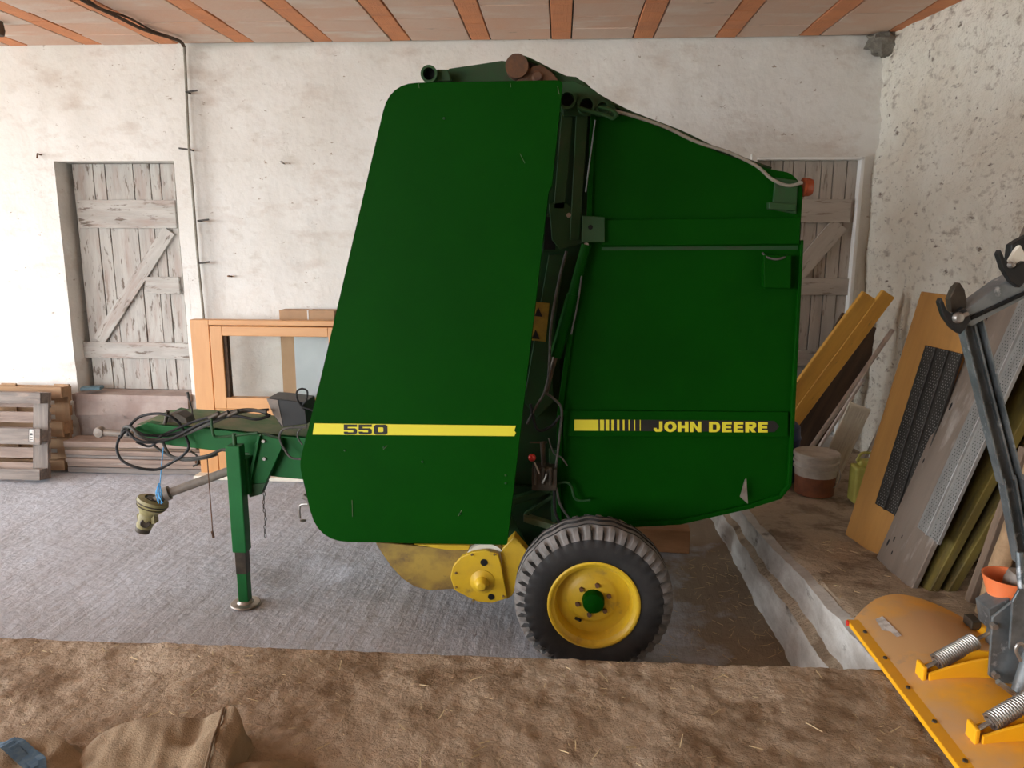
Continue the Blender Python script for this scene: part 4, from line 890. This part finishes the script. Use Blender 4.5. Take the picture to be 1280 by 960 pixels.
# ribbed radiator panel
rp = empty('ribbed_metal_panel', P(1050, 600, 5.95), 'cream ribbed metal panel leaning behind the bucket', 'panel')
for (tl, tr_, bl_, Y_, th) in (((1062, 502), (1088, 512), (1022, 590), 5.95, .05),):
    T0 = P(*tl, Y_); T1 = P(*tr_, Y_-.05); d = P(*bl_, Y_)-T0; Bf = T0+d*((T0.z-hp(5.9)-.01)/-d.z); Bn = Bf+(T1-T0)
    o, nz_, xx, ww = leaning('panel_sheet', Bf, T0, Bn, .03, 'whiteish', None, None, rp)
    L_ = (T0-Bf).length
    for i in range(9):
        pa = Bf+ww*(i+.5)/9-nz_*.004; plank('rib', pa+xx*.02, pa+xx*(L_-.02), ww, ww.length/16, .010, 'whiteish', rp, bevel=.001, nseg=1)
    o2 = plank('panel_flange', Bn+nz_*.05, Bn+xx*L_+nz_*.05, nz_, .10, .012, 'whiteish', rp)
    T2 = T1+Vector((.10, 0, 0)); o3 = plank('panel_flange', Bn+Vector((.12, -.03, .0)), Bn+Vector((.12, -.03, 0))+xx*(L_*.86), nz_, .05, .02, 'bucket_top', rp)
# bucket
c = PZ(1017, 617, hp(5.5)+.005); c = Vector((c.x, c.y, hp(c.y)+.012)); sc_ = c.y/5.5
bk = empty('plastic_bucket', c, 'lidded milky bucket holding rust-coloured liquid on the side platform behind the baler', 'bucket')
m = MB(); m.lathe(c, (0, 0, 1), [(0, 0), (.135, 0), (.142, .006), (.149, .15)], 32); build(m, 'bucket_lower', 'bucket_low', bk, smooth=True, label='rust-brown filled lower half')
m = MB(); m.lathe(c, (0, 0, 1), [(.149, .15), (.152, .20), (.163, .205), (.163, .215), (.153, .22), (.154, .245), (.166, .25), (.166, .262), (.156, .27), (.158, .295), (.168, .30), (.168, .318), (.160, .325), (.150, .318), (0, .316)], 32); build(m, 'bucket_upper', 'bucket_top', bk, smooth=True)
m = MB(); m.tube(smooth_path([c+Vector((.163, -.02, .21)), c+Vector((.17, -.05, .15)), c+Vector((.13, -.11, .10)), c+Vector((.09, -.14, .09))], 4), .004); build(m, 'handle', 'steel', bk)
# blue drum behind baler edge
cx_ = P(984, 600, 5.0); m = MB(); c = Vector((P(969, 600, 5.9).x, 5.9, hp(5.9)+.02))
m.lathe(c, (0, 0, 1), [(0, 0), (.14, 0), (.16, .02), (.165, .10), (.17, .11), (.165, .13), (.165, .34), (.172, .36), (.165, .38), (.160, .45), (.13, .48), (0, .48)], 32); tag(build(m, 'blue_drum', 'bluebarrel', smooth=True), 'dark blue plastic drum mostly hidden behind the rear edge of the baler', 'drum')
# yellow jerrycan
c = P(1079, 602, 5.45); c.z = hp(5.45)+.01; jc = empty('jerrycan', c, 'small yellow-green jerrycan between ribbed panel and orange board', 'can')
m = MB(); m.box(c+Vector((.0, 0, .14)), (.17, .14, .28)); m.box(c+Vector((0, 0, .30)), (.10, .08, .05)); build(m, 'can_body', 'jug', jc, bevel=.02, seg=3)
m = MB(); m.tube(smooth_path([c+Vector((-.06, 0, .31)), c+Vector((-.03, 0, .37)), c+Vector((.04, 0, .37)), c+Vector((.06, 0, .31))], 4), .010); build(m, 'can_handle', 'jug', jc, smooth=True)
m = MB(); m.lathe(c+Vector((.05, 0, .325)), (0, 0, 1), [(0, .03), (.02, .03), (.022, 0)], 12); build(m, 'can_cap', 'black', jc)
# orange-brown wide board with dark perforated sheet
h4 = hp(4.4)
BF = PZ(1056, 668, hp(4.4)+.005); TF = P(1151, 364, BF.y+.03); BN = PZ(1117, 700, hp(4.1)+.005)
o, nz_, xx, ww = leaning('orange_board', BF, TF, BN, .035, 'board_orange', 'wide orange-brown board with a dark perforated strip, leaning left of the grey board', 'board')
L_ = (TF-BF).length
# cut handle hole hint + perforated strip pieces
def perf(Bf, xx, ww, nz_, u0, u1, v0, v1, mt, lab_, nchan, holes=True):
    """perforated channel strip lying on a board: u along board (m), v across (0..1)"""
    W_ = ww.length; wv = ww.normalized(); O = Bf-nz_*.006
    root = empty('perforated_strip', O+xx*u0+wv*(v0*W_), lab_, 'perforated strip')
    wd_ = (v1-v0)*W_; cw = wd_/nchan
    for c_ in range(nchan):
        a = O+wv*(v0*W_+cw*(c_+.5))
        plank('channel', a+xx*u0, a+xx*u1, wv, cw*.96, .006, mt, root, bevel=.001, nseg=2)
        plank('ridge', a+wv*cw*.5+xx*u0-nz_*.008, a+wv*cw*.5+xx*u1-nz_*.008, wv, cw*.08, .018, mt, root, bevel=.001, nseg=2)
        m = MB(); n_ = int((u1-u0)/.016)
        for i in range(n_):
            for k in range(4):
                pc = a+xx*(u0+.01+i*.016)+wv*((k-1.5)*cw*.18+(i % 2)*cw*.07)-nz_*.0034
                m.add([pc+xx*.004, pc+wv*.0035, pc-xx*.004, pc-wv*.0035], [(0, 1, 2, 3)])
        h_ = build(m, 'punched_holes', 'hole' if mt == 'perf_light' else 'perf_light', root, recalc=False); h_['kind'] = 'stuff'
    return root
perf(BF, xx, ww, nz_, .28, L_-.30, .40, 1.05, 'perf_dark', 'dark perforated metal strip on the orange-brown board', 3)
# grey board
BF2 = PZ(1095, 697, hp(4.1)+.005); TF2 = P(1290, 258, BF2.y+.02); BN2 = PZ(1141, 733, hp(3.75)+.005)
o, nz2, xx2, ww2 = leaning('grey_board', BF2, TF2, BN2, .03, 'board_grey', 'wide grey-brown board with nail holes, leaning right of the orange board', 'board')
L2 = (TF2-BF2).length
perf(BF2, xx2, ww2, nz2, .30, L2-.15, .60, 1.16, 'perf_light', 'pale zinc perforated strip on the grey-brown board', 2)
m = MB()
for u_, v_, r_ in ((.12, .12, .016), (.16, .22, .012), (.09, .30, .010), (.20, .36, .009), (.62, .10, .012), (.95, .16, .018), (1.22, .06, .012), (1.26, .14, .009), (1.45, .10, .014), (1.66, .22, .012)):
    pc = BF2+xx2*u_+ww2*v_-nz2*.0008; w1 = ww2.normalized(); m.add([pc+xx2*(r_*1.3*math.cos(k*.785))+w1*(r_*.6*math.sin(k*.785)) for k in range(8)], [tuple(range(8))])
go = bpy.data.objects['grey_board']; kh = build(m, 'knot_holes', 'hole', go, recalc=False); kh['kind'] = 'stuff'
# two boards behind with yellow-green edges
for k, (dx, dy, lab_) in enumerate(((.05, -.02, 'yellow-green edged board directly behind the grey board'), (.13, -.03, 'second yellow-green edged board behind the grey board'))):
    off = Vector((dx, dy, 0)); f_ = BF2+off; n_ = BN2+off; f_.z = hp(f_.y)+.006; n_.z = f_.z
    leaning('shuttering_board', f_, TF2+Vector((dx+.02, 0, -.35-.2*k)), n_+Vector((0, -.02, 0)), .045, 'board_edge', lab_, 'board')
# grey block & dark things in the corner behind
m = MB(); c = PZ(1205, 700, .45); m.box((2.62, 4.1, .60), (.5, .5, .24)); tag(build(m, 'concrete_block', 'brown_wood', bevel=.02), 'dark block in the shade behind the leaning boards', 'block')
# stakes at right
S0 = PZ(1213, 757, .50); o = plank('wooden_stake', S0+Vector((0, 0, .02)), P(1284, 560, S0.y+.03), (0, 1, 0), .045, .045, 'stake', jag=.002); tag(o, 'dark brown wooden stake leaning left of the branch', 'stake')
S1 = PZ(1226, 768, .50); m = MB(); m.tube(smooth_path([S1+Vector((.02, 0, .0)), P(1252, 700, S1.y+.01), P(1276, 630, S1.y+.02), P(1300, 560, S1.y+.03)], 5), .045, 10, r_end=.034)
for v in m.v: v += Vector((.006*fbm(v.x, v.y, v.z, 9), .006*fbm(v.y, v.z, v.x, 9), 0))
tag(build(m, 'branch', 'log', smooth=True), 'pale thick branch leaning behind the orange cup', 'branch')
m = MB(); S2 = Vector((2.35, 3.35, .52)); o = plank('shade_panel', S2, S2+Vector((.55, .1, 1.0)), (0, 1, 0), .7, .03, 'brown_wood'); tag(o, 'dark panel painting in the shaded space behind the branch at the right picture edge', 'panel')  # dark sheet stands in for the shade behind the branch

# ---------------- snow blade on the ledge edge
sb = empty('snow_blade', (1.6, 2.7, LEDGE), 'orange-yellow curved snow plough blade lying face down on the raised floor', 'snow plough')
YA, YBk = 3.29, 1.75
ox = 1.305
def prof_blade(t, y):
    """t 0..1 across from the cutting edge to the tube; returns point"""
    W_ = .50; sag = .042
    x = ox+W_*t; z = LEDGE+.03+sag*4*t*(1-t)*(.85+.3*t)
    return x, z
def blade_end(t):  # rounded far corner
    return YA-.20*(1-math.sin(math.pi*min(1, max(0, t*.9+.05))))
m = MB(); rows = []; rows2 = []
for j in range(33):
    s = j/32; row = []; row2 = []
    for i in range(19):
        t = i/18; y1 = blade_end(t); y = YBk+(y1-YBk)*s; x, z = prof_blade(t, y)
        row.append((x, y, z)); row2.append((x+.004, y, z-.012))
    rows.append(row); rows2.append(row2)
m.grid(rows); m.grid([r[::-1] for r in rows2])
for A_, B_ in ((rows, rows2),):
    m.grid([A_[-1], B_[-1]]); m.grid([A_[0], B_[0]]); m.grid([[r[0] for r in A_], [r[0] for r in B_]]); m.grid([[r[-1] for r in A_], [r[-1] for r in B_]])
build(m, 'mouldboard', 'blade', sb, smooth=True)
m = MB(); ye = blade_end(0)
m.bb((ox-.035, YBk, LEDGE+.014), (ox+.05, ye-.01, LEDGE+.034)); build(m, 'cutting_edge', 'blade_clean', sb, bevel=.004)
for k in range(7): m = MB(); m.lathe((ox+.0, ye-.12-k*.20, LEDGE+.033), (0, 0, 1), [(0, .006), (.008, .006), (.009, 0)], 8); build(m, 'edge_bolt', 'darkmetal', sb)
m = MB(); m.lathe((ox-.036, ye-.03, LEDGE+.026), (-1, 0, 0), [(0, .006), (.012, .006), (.013, 0)], 10); build(m, 'end_marker', 'red', sb, label='small red marker')
m = MB(); xe, ze = prof_blade(1, 0); m.tube([(xe-.005, YBk, ze+.012), (xe-.005, blade_end(1)-.01, ze+.012)], .026, 14); build(m, 'edge_tube', 'blade_clean', sb, smooth=True)
m = MB(); m.bb((xe-.06, blade_end(1)-.10, ze+.02), (xe-.02, blade_end(1)-.03, ze+.06)); build(m, 'tube_bracket', 'darkmetal', sb, bevel=.004); m = MB(); m.lathe((xe+.06, blade_end(1)-.08, ze-.0), (1, .2, .2), [(0, 0), (.045, 0), (.05, .02), (0, .03)], 16); build(m, 'tube_bracket', 'darkmetal', sb, bevel=.004)
# sticker
def on_blade(px_, py_, lift=.003):
    # march the ray onto the blade surface
    best = None
    for k in range(400):
        Y_ = 1.8+k*.004; p_ = P(px_, py_, Y_); t = (p_.x-ox)/.50
        if 0 <= t <= 1:
            z = prof_blade(t, Y_)[1]; e = abs(p_.z-z)
            if best is None or e < best[0]: best = (e, Vector((p_.x, p_.y, z+lift)))
    return best[1]
m = MB(); m.add([on_blade(*q) for q in ((1094, 775), (1103, 771), (1127, 795), (1121, 797), (1113, 790), (1103, 789))], [(0, 1, 2, 3, 4, 5)]); build(m, 'sticker', 'paper', sb, recalc=False)
# ribs with springs
def rib(yc):
    m = MB(); pts = []; 
    for i in range(9):
        t = .17+.81*i/8; x, z = prof_blade(t, yc); pts.append(Vector((x, yc-.035, z+.075*min(1, (.35+i/6)) )))
    bot = [Vector((prof_blade(.17+.81*i/8, yc)[0], yc-.035, prof_blade(.17+.81*i/8, yc)[1]-.005)) for i in range(9)]
    m.prism(pts+bot[::-1], (0, .012, 0))
    pts2 = [p+Vector((0, .055, 0)) for p in pts]; bot2 = [p+Vector((0, .055, 0)) for p in bot]; m.prism(pts2+bot2[::-1], (0, .012, 0))
    r_ = build(m, 'rib', 'blade_clean', sb, bevel=.002)
    return pts[0], r_
for yc in (2.66, 2.30):
    a, r_ = rib(yc)
    a = a+Vector((.02, .035, .02)); e = a+Vector((.20, .07, .075)) ; d = (e-a).normalized(); u = d.orthogonal().normalized(); w_ = d.cross(u); L_ = (e-a).length
    m = MB(); turns = 19; pts_ = []
    for k in range(turns*10+1):
        t = k/(turns*10); an = 2*math.pi*turns*t; pts_.append(a+d*(.02+(L_-.04)*t)+(u*math.cos(an)+w_*math.sin(an))*.027)
    m.tube(pts_, .0046, 6); m.tube([a-d*.03, a+d*.05], .008, 8); m.tube([e-d*.04, e+d*.09], .007, 8)
    m.tube([a+d*.02, e-d*.02], .016, 8)
    build(m, 'return_spring', 'steel', sb, smooth=True, label='coiled steel return spring')
    m = MB(); m.box(a+Vector((-.035, 0, -.035)), (.016, .06, .075)); build(m, 'spring_lug', 'blade_clean', sb, bevel=.005)
# galvanised mounting body (same machine)
YBd = 2.72
def gal(nm, pxs, Y, d, mt='galv', bev=.003): 
    m = MB(); m.prism(PP(pxs, Y), (0, d, 0)); return build(m, nm, mt, sb, bevel=bev)
gal('mounting_plate', [(1241, 772), (1268, 750), (1300, 752), (1300, 880), (1262, 862), (1236, 845)], 2.60, .012)
gal('mounting_plate', [(1266, 752), (1274, 738), (1300, 735), (1300, 820), (1262, 812)], 2.56, .012)
gal('mounting_box', [(1236, 762), (1262, 748), (1268, 800), (1240, 790)], 2.85, .10)
m = MB(); m.tube(PP([(1296, 806), (1276, 866)], 2.55), .032, 16); build(m, 'pivot_tube', 'galv', sb, smooth=True)
m = MB(); m.tube(smooth_path(PP([(1276, 826), (1270, 812), (1276, 804), (1284, 812)], 2.48), 4), .006); build(m, 'ring_pin', 'steel', sb, smooth=True); m = MB(); m.tube(PP([(1247, 852), (1282, 878)], 2.52), .010); build(m, 'pin_rod', 'steel', sb, smooth=True)
for x_, y_ in ((1241, 781), (1270, 757), (1243, 842)): m = MB(); m.lathe(P(x_, y_, 2.60), (0, -1, 0), [(0, .018), (.012, .018), (.014, 0)], 6); build(m, 'plate_bolt', 'steel', sb)
# tall mast, lever and hooks
YM = 2.86
def channel(nm, p0, p1, w_, dpt):
    p0, p1 = Vector(p0), Vector(p1); x = (p1-p0).normalized(); wv = Vector((x.z, 0, -x.x)).normalized(); nv = Vector((0, 1, 0)); m = MB(); R = Matrix((x, wv, nv)).transposed()
    c = (p0+p1)/2; L_ = (p1-p0).length
    m.box(c+nv*dpt*.5, (L_, w_, .006), R); m.box(c-wv*(w_/2)+nv*0, (L_, .006, dpt), R); m.box(c+wv*(w_/2), (L_, .006, dpt), R); m.box(c-wv*.012+nv*(-.0), (L_, .008, .02), R)
    return build(m, nm, 'galv', sb, bevel=.0015)
mast_t = P(1212, 402, YM); mast_m = P(1262, 600, YM); mast_b = P(1283, 770, YM-.12)
channel('mast', mast_t, mast_m, .070, .05); channel('mast', mast_m+Vector((0, 0, .02)), P(1282, 700, YM-.02), .070, .05)
m = MB(); m.tube([P(1274, 690, YM-.04), P(1280, 780, YM-.10)], .014, 10); build(m, 'mast_tube', 'galv', sb, smooth=True)
m = MB(); m.prism(PP([(1203, 390), (1256, 352), (1290, 335), (1290, 368), (1215, 408), (1203, 404)], YM-.06), (0, .09, 0)); m.mi = 0; build(m, 'top_lever', 'galv', sb, bevel=.004)
m = MB(); m.tube(PP([(1213, 398), (1290, 362)], YM-.065), .008, 8); build(m, 'lever_seam', 'hole', sb)
hk = [(1174, 378), (1177, 372), (1180, 378), (1184, 388), (1193, 394), (1200, 388), (1206, 384), (1212, 392), (1214, 400), (1208, 410), (1201, 418), (1190, 410), (1180, 396)]
gal('catch_hook', hk, YM-.09, .03, 'black'); 
gal('hook_jaw', [(1189, 390), (1187, 374), (1193, 360), (1200, 353), (1206, 362), (1209, 378), (1206, 388), (1196, 392)], YM-.05, .035, 'darkmetal')
hk2 = [(x_+74, (y_-60) if x_ < 1190 else (y_-58)) for x_, y_ in hk]
gal('catch_hook', hk2, YM-.09, .03, 'black'); gal('hook_jaw', [(1262, 330), (1265, 306), (1274, 300), (1290, 292), (1300, 350), (1282, 348)], YM-.05, .04, 'black')
gal('hook_pawl', [(1262, 326), (1270, 312), (1276, 306), (1282, 318), (1284, 340), (1274, 344)], YM-.07, .02, 'whiteish')
m = MB(); m.lathe(P(1197, 397, YM-.09), (0, -1, 0), [(0, .02), (.014, .018), (.020, .008), (.020, 0)], 14); m.tube(PP([(1197, 397), (1210, 392)], YM-.10), .008); m.lathe(P(1263, 331, YM-.09), (0, -1, 0), [(0, .02), (.008, .018), (.012, 0)], 12); build(m, 'hook_pin', 'steel', sb, smooth=True)
# orange cup on the body
c = P(1256, 770, 2.93); oc = empty('orange_cup', c, 'orange plastic collar on a galvanised tube behind the blade mount', 'collar')
m = MB(); c = P(1257, 758, 2.93); m.lathe(c, (0, 0, 1), [(.055, 0), (.062, .02), (.085, .09), (.098, .13), (.092, .13), (.078, .09), (.055, .02)], 28); build(m, 'cup', 'orange_cup', oc, smooth=True)
m = MB(); m.lathe(c, (0, 0, 1), [(.054, 0.02), (.054, -.28), (0, -.28)], 20); build(m, 'tube_socket', 'galv', oc, smooth=True)
m = MB(); m.lathe(c+Vector((.03, 0, .07)), (.35, -.1, 1), [(0, 0), (.05, 0), (.06, .03), (.06, .07), (.03, .085), (0, .085)], 20); build(m, 'stopper', 'shaft', oc, smooth=True)

# ================================================================== SACKS IN THE FOREGROUND
def cloth(name, outline_px, base_y, mt, label, hts, seedv, amp=.02, n=34, stripes=None):
    """draped cloth: patch between a far silhouette (px, on ledge plane with height) and the near side"""
    far = []
    for (x_, y_, h_) in outline_px: far.append(PZ(x_, y_, LEDGE+h_))
    farp = smooth_path(far, 7); m = MB(); rows = []
    N = len(farp)
    # skirt behind the silhouette, down to the floor
    for j in range(-3, 16):
        row = []
        for i, p_ in enumerate(farp):
            if j < 0:
                t = -j/3; q_ = p_+Vector((0, .06*t, 0)); z = (p_.z-LEDGE)*(1-t)**1.5*.9+LEDGE+.004
                row.append(Vector((q_.x, q_.y, z)))
            else:
                t = j/15; y = p_.y-(p_.y-base_y)*t; h0 = p_.z-LEDGE
                z = LEDGE+h0*(1-.25*t)+amp*fbm(p_.x*1.0, y, seedv, 6, 3)*min(1, t*6)+.006*fbm(p_.x, y, seedv, 22, 3)*min(1, t*6)-.6*h0*t*t
                row.append(Vector((p_.x*(1-.02*t), y, max(LEDGE+.006, z))))
        rows.append(row)
    m.grid(rows)
    o = build(m, name, mt, smooth=True, recalc=False); tag(o, label, 'sack')
    return o, rows
s2, r2_ = cloth('jute_sack', [(98, 948, .01), (104, 938, .03), (125, 918, .06), (155, 904, .09), (185, 898, .10), (222, 896, .11), (252, 898, .10), (264, 893, .12), (280, 886, .14), (292, 882, .15), (300, 894, .13), (304, 910, .10), (306, 935, .04), (310, 948, .01)], 1.86, 'jute', 'brown jute sack with a stitched mouth in the foreground, middle of the heap', None, 4, .028)
m = MB(); m.tube(smooth_path([q+Vector((0, -.004, .006)) for q in (r2_[3][56], r2_[6][57], r2_[9][58], r2_[12][59], r2_[15][60])], 3), .005); build(m, 'seam', 'seam', s2)
s1, r1_ = cloth('jute_sack', [(-40, 940, .02), (0, 932, .05), (22, 924, .07), (50, 920, .08), (74, 919, .08), (84, 928, .07), (100, 941, .05), (118, 955, .03), (130, 968, .01)], 1.7, 'jute', 'jute sack with blue stripes in the bottom left corner', None, 9, .03)
for k in (0, 3, 8):
    m = MB(); rows = []
    for q in range(12):
        a_ = r1_[4+q][min(len(r1_[0])-2, 5+k+int(q*4))]; rows.append([a_+Vector((0, 0, .012)), a_+Vector((.015, .035 if k != 8 else .015, .012))])
    m.grid(rows); build(m, 'blue_stripe', 'jute_blue', s1, recalc=False)
s3, r3_ = cloth('jute_sack', [(105, 962, .02), (135, 954, .05), (180, 951, .06), (240, 949, .06), (250, 954, .05), (275, 957, .04), (320, 951, .05), (350, 953, .04), (375, 968, .01)], 1.7, 'jute', 'lowest flat jute sack along the bottom picture edge', None, 13, .03)

# ================================================================== STRAW
m = MB()
def bit(x, y, z, L_, r_):
    a = random.uniform(0, math.pi); t = random.uniform(-.15, .25); d = Vector((math.cos(a), math.sin(a), t))*L_/2; p_ = Vector((x, y, z+.004+abs(t)*L_/2)); m.tube([p_-d, p_+d], r_, 3)
for i in range(600):
    x = random.uniform(-2.2, 1.25); y = random.uniform(1.7, 2.76)
    if fbm(x, y, 5, 2.5) < random.uniform(-.5, .35): continue
    bit(x, y, ledge_z(x, y), random.uniform(.006, .03), random.uniform(.0006, .0013))
for i in range(45): x = random.uniform(-2.0, 1.2); y = random.uniform(1.9, 2.7); bit(x, y, ledge_z(x, y), random.uniform(.03, .06), .0018)
for i in range(160): bit(random.gauss(1.15, .12) if i % 2 else random.uniform(.3, 1.2), random.uniform(3.7, 5.2), .0, random.uniform(.02, .07), .0015)
for i in range(120): y = random.uniform(2.9, 6); bit(random.uniform(1.36, 2.2), y, hp(y), random.uniform(.02, .05), .0015)
tag(build(m, 'straw_litter', 'straw', recalc=False), 'loose bits of straw scattered over the earth and floor', 'straw', kind='stuff')
